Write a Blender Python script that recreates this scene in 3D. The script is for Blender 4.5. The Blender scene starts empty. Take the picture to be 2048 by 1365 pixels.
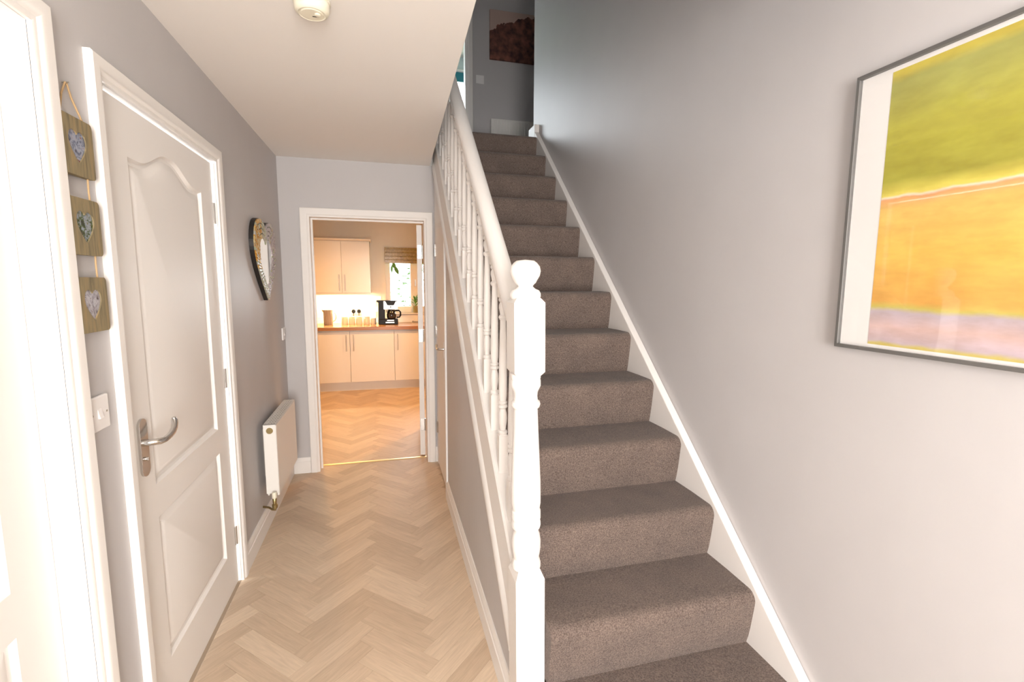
import bpy, bmesh, math, random
from mathutils import Vector, Matrix
from mathutils.geometry import tessellate_polygon

random.seed(7)
S = bpy.context.scene
COL = S.collection
PI = math.pi

# ------------------------------------------------------------------ camera
F_PX = 963.83
YAW, PITCH, ROLL = math.radians(14.78), math.radians(-6.99), math.radians(0.289)
CAM_H = 1.43
fw = Vector((math.sin(YAW) * math.cos(PITCH), math.cos(YAW) * math.cos(PITCH), math.sin(PITCH)))
rt = Vector((math.cos(YAW), -math.sin(YAW), 0))
up = rt.cross(fw)
r2 = rt * math.cos(ROLL) + up * math.sin(ROLL)
u2 = up * math.cos(ROLL) - rt * math.sin(ROLL)
cd = bpy.data.cameras.new('camera')
cd.sensor_width = 36.0
cd.lens = F_PX * 36.0 / 2048.0
cd.clip_start = 0.02
cam = bpy.data.objects.new('camera', cd)
COL.objects.link(cam)
cam.matrix_world = Matrix(((r2.x, u2.x, -fw.x, 0), (r2.y, u2.y, -fw.y, 0), (r2.z, u2.z, -fw.z, CAM_H), (0, 0, 0, 1)))
S.camera = cam

# ------------------------------------------------------------------ world, lights, exposure
w = bpy.data.worlds.new('overcast_sky')
S.world = w
w.use_nodes = True
bg = w.node_tree.nodes['Background']
bg.inputs[0].default_value = (0.90, 0.96, 1.0, 1)
bg.inputs[1].default_value = 4.8
S.view_settings.view_transform = 'Standard'
S.view_settings.look = 'None'
S.view_settings.exposure = 1.86
S.view_settings.gamma = 1.0
S.view_settings.use_curve_mapping = False


def area(name, loc, target, sx, sy, power, color, portal=False):
    ld = bpy.data.lights.new(name, 'AREA')
    ld.shape = 'RECTANGLE'
    ld.size, ld.size_y = sx, sy
    ld.energy = power
    ld.color = color
    if portal:
        ld.cycles.is_portal = True
    o = bpy.data.objects.new(name, ld)
    COL.objects.link(o)
    o.location = loc
    o.rotation_euler = (Vector(target) - Vector(loc)).to_track_quat('-Z', 'Y').to_euler()
    return o


def spot(name, loc, direc, power, color, radius, cone, blend):
    ld = bpy.data.lights.new(name, 'SPOT')
    ld.energy = power
    ld.color = color
    ld.shadow_soft_size = radius
    ld.spot_size = math.radians(cone)
    ld.spot_blend = blend
    o = bpy.data.objects.new(name, ld)
    COL.objects.link(o)
    o.location = loc
    o.rotation_euler = Vector(direc).to_track_quat('-Z', 'Y').to_euler()
    return o


# daylight through the glazed front door behind the camera
area('front_door_daylight_offscreen', (0.15, -1.84, 1.30), (0.15, 1.0, 1.30), 0.9, 1.6, 42, (1.0, 0.96, 0.92))
# warm kitchen ceiling lamps, above and beside what the doorway shows
spot('kitchen_downlight_offscreen', (0.92, 5.45, 2.24), (0, 0, -1), 30, (1.0, 0.48, 0.16), 0.05, 165, 0.7)
spot('kitchen_downlight_offscreen', (-0.75, 5.50, 2.24), (0, 0, -1), 18, (1.0, 0.48, 0.16), 0.05, 165, 0.7)
# daylight entering the bedroom and the kitchen
area('bedroom_daylight', (0.12, 7.93, 4.1), (0.12, 5.0, 4.1), 2.4, 1.25, 1, (1, 1, 1), True)
area('kitchen_daylight', (0.5, 7.12, 1.4), (0.5, 5.0, 1.3), 0.9, 0.8, 1, (1, 1, 1), True)


# ------------------------------------------------------------------ materials
def newmat(name):
    m = bpy.data.materials.new(name)
    m.use_nodes = True
    return m, m.node_tree, m.node_tree.nodes['Principled BSDF']


def mat(name, col, rough=0.5, metal=0.0, spec=0.5, noise=0.0, nscale=8.0, bump=0.0, bscale=200.0, coat=0.0, emit=None, estr=0.0):
    m, nt, b = newmat(name)
    b.inputs['Base Color'].default_value = (*col, 1)
    b.inputs['Roughness'].default_value = rough
    b.inputs['Metallic'].default_value = metal
    b.inputs['Specular IOR Level'].default_value = spec
    b.inputs['Coat Weight'].default_value = coat
    if emit:
        b.inputs['Emission Color'].default_value = (*emit, 1)
        b.inputs['Emission Strength'].default_value = estr
    tc = None
    if noise or bump:
        tc = nt.nodes.new('ShaderNodeTexCoord')
    if noise:
        n = nt.nodes.new('ShaderNodeTexNoise')
        n.inputs['Scale'].default_value = nscale
        n.inputs['Detail'].default_value = 4
        nt.links.new(tc.outputs['Object'], n.inputs['Vector'])
        r = nt.nodes.new('ShaderNodeValToRGB')
        r.color_ramp.elements[0].position = 0.3
        r.color_ramp.elements[1].position = 0.7
        r.color_ramp.elements[0].color = (*[c * (1 - noise) for c in col], 1)
        r.color_ramp.elements[1].color = (*[min(1, c * (1 + noise)) for c in col], 1)
        nt.links.new(n.outputs['Fac'], r.inputs['Fac'])
        nt.links.new(r.outputs['Color'], b.inputs['Base Color'])
    if bump:
        n2 = nt.nodes.new('ShaderNodeTexNoise')
        n2.inputs['Scale'].default_value = bscale
        n2.inputs['Detail'].default_value = 3
        nt.links.new(tc.outputs['Object'], n2.inputs['Vector'])
        bp = nt.nodes.new('ShaderNodeBump')
        bp.inputs['Strength'].default_value = bump
        bp.inputs['Distance'].default_value = 0.002
        nt.links.new(n2.outputs['Fac'], bp.inputs['Height'])
        nt.links.new(bp.outputs['Normal'], b.inputs['Normal'])
    return m


M = {}
M['wall'] = mat('grey_satin_paint', (0.530, 0.512, 0.512), 0.46, spec=0.26, noise=0.02, nscale=3, bump=0.10, bscale=60)
_nt = M['wall'].node_tree
_mp = _nt.nodes.new('ShaderNodeMapping')
_mp.inputs['Scale'].default_value = (0.35, 0.35, 0.035)      # paint roller drawn up and down
_bn = [n for n in _nt.nodes if n.type == 'TEX_NOISE' and n.inputs['Scale'].default_value > 10][0]
_tc = [n for n in _nt.nodes if n.type == 'TEX_COORD'][0]
_nt.links.new(_tc.outputs['Object'], _mp.inputs['Vector'])
_nt.links.new(_mp.outputs[0], _bn.inputs['Vector'])
[n for n in _nt.nodes if n.type == 'BUMP'][0].inputs['Distance'].default_value = 0.006
M['ceiling'] = mat('white_ceiling_paint', (0.90, 0.87, 0.83), 0.9, bump=0.06, bscale=90)
M['gloss'] = mat('white_gloss_paint', (0.83, 0.80, 0.77), 0.48, spec=0.4, bump=0.05, bscale=30)
M['radiator'] = mat('radiator_enamel', (0.82, 0.80, 0.76), 0.35)
M['steel_grey'] = mat('bare_convector_steel', (0.45, 0.45, 0.45), 0.6)
M['chrome'] = mat('polished_chrome', (0.62, 0.60, 0.58), 0.12, metal=1.0)
M['brass'] = mat('aged_brass', (0.42, 0.33, 0.16), 0.35, metal=1.0)
M['gold_bar'] = mat('brushed_gold_bar', (0.80, 0.62, 0.36), 0.3, metal=1.0)
M['plastic'] = mat('white_plastic', (0.82, 0.80, 0.79), 0.3)
M['cream_plastic'] = mat('aged_cream_plastic', (0.80, 0.76, 0.62), 0.4)
M['pewter'] = mat('brushed_pewter_frame', (0.20, 0.195, 0.19), 0.4, metal=0.6, bump=0.1, bscale=120)
M['paper'] = mat('white_poster_paper', (0.86, 0.85, 0.84), 0.6)
M['twine'] = mat('jute_twine', (0.50, 0.34, 0.18), 0.9, bump=0.4, bscale=400)
M['black'] = mat('black_plastic', (0.006, 0.0055, 0.005), 0.4, spec=0.25)
M['steel'] = mat('brushed_steel', (0.60, 0.57, 0.52), 0.3, metal=1.0)
M['kit_wall'] = mat('cream_kitchen_paint', (0.78, 0.74, 0.67), 0.8)
M['kit_white'] = mat('cream_gloss_cabinet', (0.82, 0.79, 0.73), 0.25)
M['kit_plinth'] = mat('cream_plinth', (0.72, 0.69, 0.64), 0.4)
M['tile'] = mat('white_glazed_tile', (0.82, 0.80, 0.76), 0.2)
M['ceramic'] = mat('cream_ceramic', (0.80, 0.76, 0.69), 0.3)
M['teal'] = mat('teal_blind_cloth', (0.03, 0.20, 0.26), 0.8)
M['bed_wall'] = mat('pale_bedroom_paint', (0.55, 0.62, 0.63), 0.8)
M['leaf'] = mat('green_leaf', (0.10, 0.26, 0.04), 0.5, noise=0.25, nscale=20)
M['leaf_out'] = mat('garden_leaf', (0.05, 0.085, 0.03), 0.6, noise=0.25, nscale=10)
M['pot'] = mat('olive_glazed_pot', (0.36, 0.33, 0.16), 0.4)
M['lamp_strip'] = mat('lit_under_cabinet_strip', (1, 0.9, 0.7), 0.5, emit=(1.0, 0.80, 0.48), estr=10)
M['mirror'] = mat('mirror_glass', (0.92, 0.93, 0.93), 0.02, metal=1.0)
M['mirror_edge'] = mat('dark_mirror_edge', (0.016, 0.013, 0.012), 0.4)


def glass_mat():
    m = bpy.data.materials.new('clear_glazing')
    m.use_nodes = True
    nt = m.node_tree
    nt.nodes.clear()
    out = nt.nodes.new('ShaderNodeOutputMaterial')
    mix = nt.nodes.new('ShaderNodeMixShader')
    tr = nt.nodes.new('ShaderNodeBsdfTransparent')
    gl = nt.nodes.new('ShaderNodeBsdfGlossy')
    gl.inputs['Roughness'].default_value = 0.02
    # Schlick reflectance, the same from either side of the thin pane
    ge = nt.nodes.new('ShaderNodeNewGeometry')
    dt = nt.nodes.new('ShaderNodeVectorMath')
    dt.operation = 'DOT_PRODUCT'
    nt.links.new(ge.outputs['Normal'], dt.inputs[0])
    nt.links.new(ge.outputs['Incoming'], dt.inputs[1])

    def mth(op, a, b):
        n = nt.nodes.new('ShaderNodeMath')
        n.operation = op
        for i, q in enumerate((a, b)):
            if q is None:
                continue
            if isinstance(q, (int, float)):
                n.inputs[i].default_value = q
            else:
                nt.links.new(q, n.inputs[i])
        return n.outputs[0]
    c_ = mth('SUBTRACT', 1.0, mth('ABSOLUTE', dt.outputs['Value'], None))
    f_ = mth('ADD', mth('MULTIPLY', mth('POWER', c_, 5.0), 0.97), 0.03)
    nt.links.new(f_, mix.inputs[0])
    nt.links.new(tr.outputs[0], mix.inputs[1])
    nt.links.new(gl.outputs[0], mix.inputs[2])
    nt.links.new(mix.outputs[0], out.inputs[0])
    return m


M['glass'] = glass_mat()


def plank_mat(name, c1, c2, c3):
    m, nt, b = newmat(name)
    L = nt.links.new
    tc = nt.nodes.new('ShaderNodeTexCoord')
    oi = nt.nodes.new('ShaderNodeObjectInfo')
    ramp = nt.nodes.new('ShaderNodeValToRGB')
    e = ramp.color_ramp.elements
    e[0].position, e[0].color = 0.0, (*c1, 1)
    e[1].position, e[1].color = 1.0, (*c3, 1)
    e.new(0.45).color = (*c2, 1)
    L(oi.outputs['Random'], ramp.inputs['Fac'])
    # grain runs along the plank's own x axis, shifted from plank to plank
    mp = nt.nodes.new('ShaderNodeMapping')
    mp.inputs['Scale'].default_value = (6.0, 70.0, 1.0)
    sh = nt.nodes.new('ShaderNodeVectorMath')
    sh.operation = 'SCALE'
    sh.inputs[0].default_value = (13.0, 7.0, 3.0)
    L(oi.outputs['Random'], sh.inputs['Scale'])
    L(tc.outputs['Object'], mp.inputs['Vector'])
    L(sh.outputs[0], mp.inputs['Location'])
    n = nt.nodes.new('ShaderNodeTexNoise')
    n.inputs['Scale'].default_value = 1.6
    n.inputs['Detail'].default_value = 6
    n.inputs['Distortion'].default_value = 0.6
    L(mp.outputs[0], n.inputs['Vector'])
    gr = nt.nodes.new('ShaderNodeValToRGB')
    gr.color_ramp.elements[0].position = 0.3
    gr.color_ramp.elements[1].position = 0.72
    gr.color_ramp.elements[0].color = (0.87, 0.86, 0.85, 1)
    gr.color_ramp.elements[1].color = (1.06, 1.06, 1.06, 1)
    L(n.outputs['Fac'], gr.inputs['Fac'])
    mx = nt.nodes.new('ShaderNodeMix')
    mx.data_type = 'RGBA'
    mx.blend_type = 'MULTIPLY'
    mx.inputs[0].default_value = 1.0
    L(ramp.outputs['Color'], mx.inputs[6])
    L(gr.outputs['Color'], mx.inputs[7])
    L(mx.outputs[2], b.inputs['Base Color'])
    b.inputs['Roughness'].default_value = 0.48
    bp = nt.nodes.new('ShaderNodeBump')
    bp.inputs['Strength'].default_value = 0.08
    bp.inputs['Distance'].default_value = 0.001
    L(n.outputs['Fac'], bp.inputs['Height'])
    L(bp.outputs['Normal'], b.inputs['Normal'])
    return m


M['plank'] = plank_mat('pale_oak_plank', (0.53, 0.405, 0.290), (0.615, 0.48, 0.350), (0.675, 0.54, 0.40))
M['joint'] = mat('plank_joint', (0.30, 0.22, 0.15), 0.8)


def carpet_mat():
    m, nt, b = newmat('taupe_twist_carpet')
    L = nt.links.new
    tc = nt.nodes.new('ShaderNodeTexCoord')
    n1 = nt.nodes.new('ShaderNodeTexNoise')
    n1.inputs['Scale'].default_value = 240
    n1.inputs['Detail'].default_value = 3
    n2 = nt.nodes.new('ShaderNodeTexNoise')
    n2.inputs['Scale'].default_value = 9
    n2.inputs['Detail'].default_value = 4
    L(tc.outputs['Object'], n1.inputs['Vector'])
    L(tc.outputs['Object'], n2.inputs['Vector'])
    r1 = nt.nodes.new('ShaderNodeValToRGB')
    r1.color_ramp.elements[0].position = 0.30
    r1.color_ramp.elements[1].position = 0.70
    r1.color_ramp.elements[0].color = (0.086, 0.064, 0.054, 1)
    r1.color_ramp.elements[1].color = (0.225, 0.174, 0.149, 1)
    L(n1.outputs['Fac'], r1.inputs['Fac'])
    r2_ = nt.nodes.new('ShaderNodeValToRGB')
    r2_.color_ramp.elements[0].position = 0.3
    r2_.color_ramp.elements[1].position = 0.75
    r2_.color_ramp.elements[0].color = (0.84, 0.84, 0.85, 1)
    r2_.color_ramp.elements[1].color = (1.08, 1.06, 1.04, 1)
    L(n2.outputs['Fac'], r2_.inputs['Fac'])
    mx = nt.nodes.new('ShaderNodeMix')
    mx.data_type = 'RGBA'
    mx.blend_type = 'MULTIPLY'
    mx.inputs[0].default_value = 1.0
    L(r1.outputs['Color'], mx.inputs[6])
    L(r2_.outputs['Color'], mx.inputs[7])
    L(mx.outputs[2], b.inputs['Base Color'])
    b.inputs['Roughness'].default_value = 1.0
    b.inputs['Specular IOR Level'].default_value = 0.1
    b.inputs['Sheen Weight'].default_value = 0.15
    bp = nt.nodes.new('ShaderNodeBump')
    bp.inputs['Strength'].default_value = 0.8
    bp.inputs['Distance'].default_value = 0.004
    L(n1.outputs['Fac'], bp.inputs['Height'])
    L(bp.outputs['Normal'], b.inputs['Normal'])
    return m


M['carpet'] = carpet_mat()


def board_mat():
    m, nt, b = newmat('weathered_driftwood')
    L = nt.links.new
    tc = nt.nodes.new('ShaderNodeTexCoord')
    mp = nt.nodes.new('ShaderNodeMapping')
    mp.inputs['Scale'].default_value = (1.0, 60.0, 7.0)
    L(tc.outputs['Object'], mp.inputs['Vector'])
    n = nt.nodes.new('ShaderNodeTexNoise')
    n.inputs['Scale'].default_value = 1.5
    n.inputs['Detail'].default_value = 5
    L(mp.outputs[0], n.inputs['Vector'])
    r = nt.nodes.new('ShaderNodeValToRGB')
    e = r.color_ramp.elements
    e[0].position, e[0].color = 0.28, (0.135, 0.108, 0.062, 1)
    e[1].position, e[1].color = 0.75, (0.33, 0.225, 0.105, 1)
    e.new(0.5).color = (0.245, 0.195, 0.105, 1)
    L(n.outputs['Fac'], r.inputs['Fac'])
    L(r.outputs['Color'], b.inputs['Base Color'])
    b.inputs['Roughness'].default_value = 0.7
    return m


M['board'] = board_mat()


def photo_mat(name, cols, scale, seed):
    m, nt, b = newmat(name)
    L = nt.links.new
    tc = nt.nodes.new('ShaderNodeTexCoord')
    mp = nt.nodes.new('ShaderNodeMapping')
    mp.inputs['Location'].default_value = (seed, seed * 0.7, seed * 1.3)
    L(tc.outputs['Object'], mp.inputs['Vector'])
    n = nt.nodes.new('ShaderNodeTexNoise')
    n.inputs['Scale'].default_value = scale
    n.inputs['Detail'].default_value = 5
    n.inputs['Distortion'].default_value = 1.2
    L(mp.outputs[0], n.inputs['Vector'])
    r = nt.nodes.new('ShaderNodeValToRGB')
    e = r.color_ramp.elements
    k = len(cols)
    e[0].position, e[0].color = 0.30, (*cols[0], 1)
    e[1].position, e[1].color = 0.70, (*cols[-1], 1)
    for i in range(1, k - 1):
        e.new(0.30 + 0.40 * i / (k - 1)).color = (*cols[i], 1)
    L(n.outputs['Fac'], r.inputs['Fac'])
    L(r.outputs['Color'], b.inputs['Base Color'])
    b.inputs['Roughness'].default_value = 0.25
    return m


M['photo1'] = photo_mat('dog_snapshot_print', [(0.04, 0.02, 0.02), (0.16, 0.18, 0.25), (0.34, 0.37, 0.45), (0.22, 0.06, 0.02)], 60, 1.0)
M['photo2'] = photo_mat('garden_snapshot_print', [(0.01, 0.015, 0.01), (0.06, 0.09, 0.02), (0.28, 0.32, 0.38), (0.16, 0.15, 0.05)], 64, 4.0)
M['photo3'] = photo_mat('indoor_snapshot_print', [(0.05, 0.03, 0.03), (0.28, 0.26, 0.29), (0.44, 0.43, 0.47), (0.12, 0.06, 0.05)], 46, 9.0)
M['mosaic1'] = photo_mat('orange_paper_bead', [(0.35, 0.13, 0.02), (0.52, 0.26, 0.04), (0.60, 0.50, 0.26), (0.20, 0.06, 0.03)], 60, 2.0)
M['mosaic2'] = photo_mat('pale_paper_bead', [(0.30, 0.25, 0.24), (0.50, 0.46, 0.40), (0.28, 0.33, 0.20), (0.58, 0.36, 0.30)], 60, 5.0)
M['mosaic3'] = photo_mat('mauve_paper_bead', [(0.36, 0.30, 0.30), (0.45, 0.40, 0.40), (0.30, 0.26, 0.28)], 60, 7.0)
M['blind'] = photo_mat('ochre_woven_blind', [(0.20, 0.11, 0.002), (0.32, 0.20, 0.006), (0.42, 0.29, 0.04)], 50, 3.0)


def stripe_mat():
    m, nt, b = newmat('striped_jug_glaze')
    L = nt.links.new
    tc = nt.nodes.new('ShaderNodeTexCoord')
    sx = nt.nodes.new('ShaderNodeSeparateXYZ')
    L(tc.outputs['Object'], sx.inputs[0])
    at = nt.nodes.new('ShaderNodeMath')
    at.operation = 'ARCTAN2'
    L(sx.outputs['Y'], at.inputs[0])
    L(sx.outputs['X'], at.inputs[1])
    mu = nt.nodes.new('ShaderNodeMath')
    mu.operation = 'MULTIPLY'
    mu.inputs[1].default_value = 3.2
    L(at.outputs[0], mu.inputs[0])
    fr = nt.nodes.new('ShaderNodeMath')
    fr.operation = 'FRACT'
    L(mu.outputs[0], fr.inputs[0])
    r = nt.nodes.new('ShaderNodeValToRGB')
    r.color_ramp.interpolation = 'CONSTANT'
    e = r.color_ramp.elements
    e[0].position, e[0].color = 0.0, (0.02, 0.018, 0.02, 1)
    e[1].position, e[1].color = 0.25, (0.75, 0.72, 0.66, 1)
    e.new(0.42).color = (0.06, 0.07, 0.10, 1)
    e.new(0.58).color = (0.42, 0.26, 0.08, 1)
    e.new(0.72).color = (0.30, 0.26, 0.28, 1)
    e.new(0.88).color = (0.75, 0.72, 0.66, 1)
    L(fr.outputs[0], r.inputs['Fac'])
    L(r.outputs['Color'], b.inputs['Base Color'])
    b.inputs['Roughness'].default_value = 0.25
    return m


M['stripes'] = stripe_mat()


def wood_top_mat():
    m, nt, b = newmat('oiled_wood_worktop')
    L = nt.links.new
    tc = nt.nodes.new('ShaderNodeTexCoord')
    mp = nt.nodes.new('ShaderNodeMapping')
    mp.inputs['Scale'].default_value = (3.0, 40.0, 40.0)
    L(tc.outputs['Object'], mp.inputs['Vector'])
    n = nt.nodes.new('ShaderNodeTexNoise')
    n.inputs['Scale'].default_value = 1.2
    n.inputs['Detail'].default_value = 5
    L(mp.outputs[0], n.inputs['Vector'])
    r = nt.nodes.new('ShaderNodeValToRGB')
    r.color_ramp.elements[0].color = (0.30, 0.13, 0.05, 1)
    r.color_ramp.elements[1].color = (0.46, 0.24, 0.10, 1)
    L(n.outputs['Fac'], r.inputs['Fac'])
    L(r.outputs['Color'], b.inputs['Base Color'])
    b.inputs['Roughness'].default_value = 0.22
    return m


M['worktop'] = wood_top_mat()


def artwork_mat():
    """Abstract colour bands, printed: local y runs along the sheet, local z up (0 at sheet foot, 0.66 at the head)."""
    m, nt, b = newmat('abstract_colour_band_print')
    L = nt.links.new
    tc = nt.nodes.new('ShaderNodeTexCoord')
    sx = nt.nodes.new('ShaderNodeSeparateXYZ')
    L(tc.outputs['Object'], sx.inputs[0])
    nz = nt.nodes.new('ShaderNodeTexNoise')
    nz.inputs['Scale'].default_value = 14
    nz.inputs['Detail'].default_value = 6
    L(tc.outputs['Object'], nz.inputs['Vector'])
    ad = nt.nodes.new('ShaderNodeMath')
    ad.operation = 'MULTIPLY_ADD'
    L(nz.outputs['Fac'], ad.inputs[0])
    ad.inputs[1].default_value = 0.018
    L(sx.outputs['Z'], ad.inputs[2])
    dv = nt.nodes.new('ShaderNodeMath')
    dv.operation = 'DIVIDE'
    L(ad.outputs[0], dv.inputs[0])
    dv.inputs[1].default_value = 0.66
    r = nt.nodes.new('ShaderNodeValToRGB')
    e = r.color_ramp.elements
    stops = [(0.0, (0.66, 0.52, 0.10)), (0.020, (0.62, 0.52, 0.16)), (0.032, (0.58, 0.47, 0.52)), (0.085, (0.66, 0.47, 0.43)),
             (0.140, (0.54, 0.46, 0.52)), (0.158, (0.62, 0.54, 0.12)), (0.180, (0.78, 0.42, 0.09)), (0.36, (0.84, 0.52, 0.10)),
             (0.52, (0.80, 0.53, 0.14)), (0.556, (0.78, 0.38, 0.16)), (0.562, (0.80, 0.72, 0.58)), (0.570, (0.76, 0.66, 0.12)),
             (0.62, (0.40, 0.37, 0.045)), (0.80, (0.47, 0.44, 0.055)), (0.97, (0.40, 0.40, 0.10)), (1.0, (0.60, 0.50, 0.08))]
    e[0].position, e[0].color = stops[0][0], (*stops[0][1], 1)
    e[1].position, e[1].color = stops[-1][0], (*stops[-1][1], 1)
    for p_, c_ in stops[1:-1]:
        e.new(p_).color = (*c_, 1)
    L(dv.outputs[0], r.inputs['Fac'])
    # brushy mottling
    mp = nt.nodes.new('ShaderNodeMapping')
    mp.inputs['Scale'].default_value = (1, 3.0, 9.0)
    L(tc.outputs['Object'], mp.inputs['Vector'])
    n2 = nt.nodes.new('ShaderNodeTexNoise')
    n2.inputs['Scale'].default_value = 3.0
    n2.inputs['Detail'].default_value = 8
    n2.inputs['Roughness'].default_value = 0.65
    L(mp.outputs[0], n2.inputs['Vector'])
    r3 = nt.nodes.new('ShaderNodeValToRGB')
    r3.color_ramp.elements[0].position = 0.3
    r3.color_ramp.elements[1].position = 0.72
    r3.color_ramp.elements[0].color = (0.84, 0.80, 0.74, 1)
    r3.color_ramp.elements[1].color = (1.12, 1.16, 1.22, 1)
    L(n2.outputs['Fac'], r3.inputs['Fac'])
    mx = nt.nodes.new('ShaderNodeMix')
    mx.data_type = 'RGBA'
    mx.blend_type = 'MULTIPLY'
    mx.inputs[0].default_value = 1.0
    L(r.outputs['Color'], mx.inputs[6])
    L(r3.outputs['Color'], mx.inputs[7])
    L(mx.outputs[2], b.inputs['Base Color'])
    b.inputs['Roughness'].default_value = 0.6
    return m


M['art'] = artwork_mat()


def tree_canvas_mat():
    """Printed canvas: dark rounded trees against a pale sky; local x along the canvas, local z up (0..0.49)."""
    m, nt, b = newmat('tree_line_canvas_print')
    L = nt.links.new
    tc = nt.nodes.new('ShaderNodeTexCoord')
    sx = nt.nodes.new('ShaderNodeSeparateXYZ')
    L(tc.outputs['Object'], sx.inputs[0])
    # crown height rises to the right, with a billowy edge
    sn = nt.nodes.new('ShaderNodeMath')
    sn.operation = 'MULTIPLY_ADD'
    L(sx.outputs['X'], sn.inputs[0])
    sn.inputs[1].default_value = 0.42
    sn.inputs[2].default_value = 0.10
    nz = nt.nodes.new('ShaderNodeTexNoise')
    nz.inputs['Scale'].default_value = 7
    nz.inputs['Detail'].default_value = 5
    L(tc.outputs['Object'], nz.inputs['Vector'])
    a2 = nt.nodes.new('ShaderNodeMath')
    a2.operation = 'MULTIPLY_ADD'
    L(nz.outputs['Fac'], a2.inputs[0])
    a2.inputs[1].default_value = 0.34
    L(sn.outputs[0], a2.inputs[2])
    lt = nt.nodes.new('ShaderNodeMath')
    lt.operation = 'LESS_THAN'
    L(sx.outputs['Z'], lt.inputs[0])
    L(a2.outputs[0], lt.inputs[1])
    n2 = nt.nodes.new('ShaderNodeTexNoise')
    n2.inputs['Scale'].default_value = 16
    n2.inputs['Detail'].default_value = 6
    L(tc.outputs['Object'], n2.inputs['Vector'])
    r = nt.nodes.new('ShaderNodeValToRGB')
    e = r.color_ramp.elements
    e[0].position, e[0].color = 0.34, (0.055, 0.020, 0.018, 1)
    e[1].position, e[1].color = 0.68, (0.24, 0.09, 0.06, 1)
    L(n2.outputs['Fac'], r.inputs['Fac'])
    mx = nt.nodes.new('ShaderNodeMix')
    mx.data_type = 'RGBA'
    L(lt.outputs[0], mx.inputs[0])
    mx.inputs[6].default_value = (0.50, 0.36, 0.31, 1)
    L(r.outputs['Color'], mx.inputs[7])
    L(mx.outputs[2], b.inputs['Base Color'])
    b.inputs['Roughness'].default_value = 0.8
    return m


M['canvas'] = tree_canvas_mat()


# ------------------------------------------------------------------ mesh helpers
class MB:
    def __init__(self):
        self.v, self.f = [], []

    def add(self, vs, fs):
        n = len(self.v)
        self.v += [tuple(p) for p in vs]
        self.f += [tuple(i + n for i in q) for q in fs]
        return self

    def box(self, x0, x1, y0, y1, z0, z1):
        return self.add([(x0, y0, z0), (x1, y0, z0), (x1, y1, z0), (x0, y1, z0), (x0, y0, z1), (x1, y0, z1), (x1, y1, z1), (x0, y1, z1)],
                        [(0, 3, 2, 1), (4, 5, 6, 7), (0, 1, 5, 4), (1, 2, 6, 5), (2, 3, 7, 6), (3, 0, 4, 7)])

    def prism(self, poly, a, b, axis, holes=()):
        """poly in the plane normal to axis ('x': (y,z), 'y': (x,z), 'z': (x,y)), extruded from a to b."""
        def mp(p, t):
            return {'x': (t, p[0], p[1]), 'y': (p[0], t, p[1]), 'z': (p[0], p[1], t)}[axis]
        loops = [list(poly)] + [list(h) for h in holes]
        flat = [p for lp in loops for p in lp]
        tris = tessellate_polygon([[Vector((p[0], p[1], 0)) for p in lp] for lp in loops])
        n = len(flat)
        vs = [mp(p, a) for p in flat] + [mp(p, b) for p in flat]
        fs = [t for t in tris] + [tuple(i + n for i in reversed(t)) for t in tris]
        o = 0
        for lp in loops:
            k = len(lp)
            for i in range(k):
                j = (i + 1) % k
                fs.append((o + i, o + j, n + o + j, n + o + i))
            o += k
        return self.add(vs, fs)

    def lathe(self, prof, seg=24, c=(0, 0, 0), axis='z'):
        vs, fs = [], []
        k = len(prof)
        for i in range(seg):
            a = 2 * PI * i / seg
            for r, h in prof:
                p = (r * math.cos(a), r * math.sin(a), h)
                if axis == 'x':
                    p = (p[2], p[0], p[1])
                elif axis == 'y':
                    p = (p[1], p[2], p[0])
                vs.append((p[0] + c[0], p[1] + c[1], p[2] + c[2]))
        for i in range(seg):
            j = (i + 1) % seg
            for q in range(k - 1):
                fs.append((i * k + q, j * k + q, j * k + q + 1, i * k + q + 1))
        if prof[0][0] > 1e-6:
            fs.append(tuple(i * k for i in reversed(range(seg))))
        if prof[-1][0] > 1e-6:
            fs.append(tuple(i * k + k - 1 for i in range(seg)))
        return self.add(vs, fs)

    def tube(self, pts, rad, seg=8):
        pts = [Vector(p) for p in pts]
        rads = rad if isinstance(rad, (list, tuple)) else [rad] * len(pts)
        vs, fs = [], []
        ref = None
        for i, p in enumerate(pts):
            t = (pts[min(i + 1, len(pts) - 1)] - pts[max(i - 1, 0)]).normalized()
            if ref is None:
                ref = Vector((0, 0, 1)) if abs(t.z) < 0.9 else Vector((1, 0, 0))
            n = (ref - t * ref.dot(t)).normalized()
            ref = n
            bi = t.cross(n)
            for k in range(seg):
                a = 2 * PI * k / seg
                vs.append(p + (n * math.cos(a) + bi * math.sin(a)) * rads[i])
        m = len(pts)
        for i in range(m - 1):
            for k in range(seg):
                k2 = (k + 1) % seg
                fs.append((i * seg + k, i * seg + k2, (i + 1) * seg + k2, (i + 1) * seg + k))
        fs.append(tuple(reversed(range(seg))))
        fs.append(tuple((m - 1) * seg + k for k in range(seg)))
        return self.add(vs, fs)

    def mesh(self, name, smooth=None):
        me = bpy.data.meshes.new(name)
        me.from_pydata(self.v, [], self.f)
        bm = bmesh.new()
        bm.from_mesh(me)
        bmesh.ops.remove_doubles(bm, verts=bm.verts, dist=1e-6)
        bmesh.ops.recalc_face_normals(bm, faces=bm.faces)
        bm.to_mesh(me)
        bm.free()
        if smooth is not None:
            for p in me.polygons:
                p.use_smooth = True
            me.set_sharp_from_angle(angle=math.radians(smooth))
        return me


def link(name, me, m, parent=None, loc=None, rot=None):
    o = bpy.data.objects.new(name, me)
    COL.objects.link(o)
    if m is not None and me is not None and not me.materials:
        me.materials.append(m)
    if parent is not None:
        o.parent = parent
    if loc is not None:
        o.location = loc
    if rot is not None:
        o.rotation_euler = rot
    return o


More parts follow.
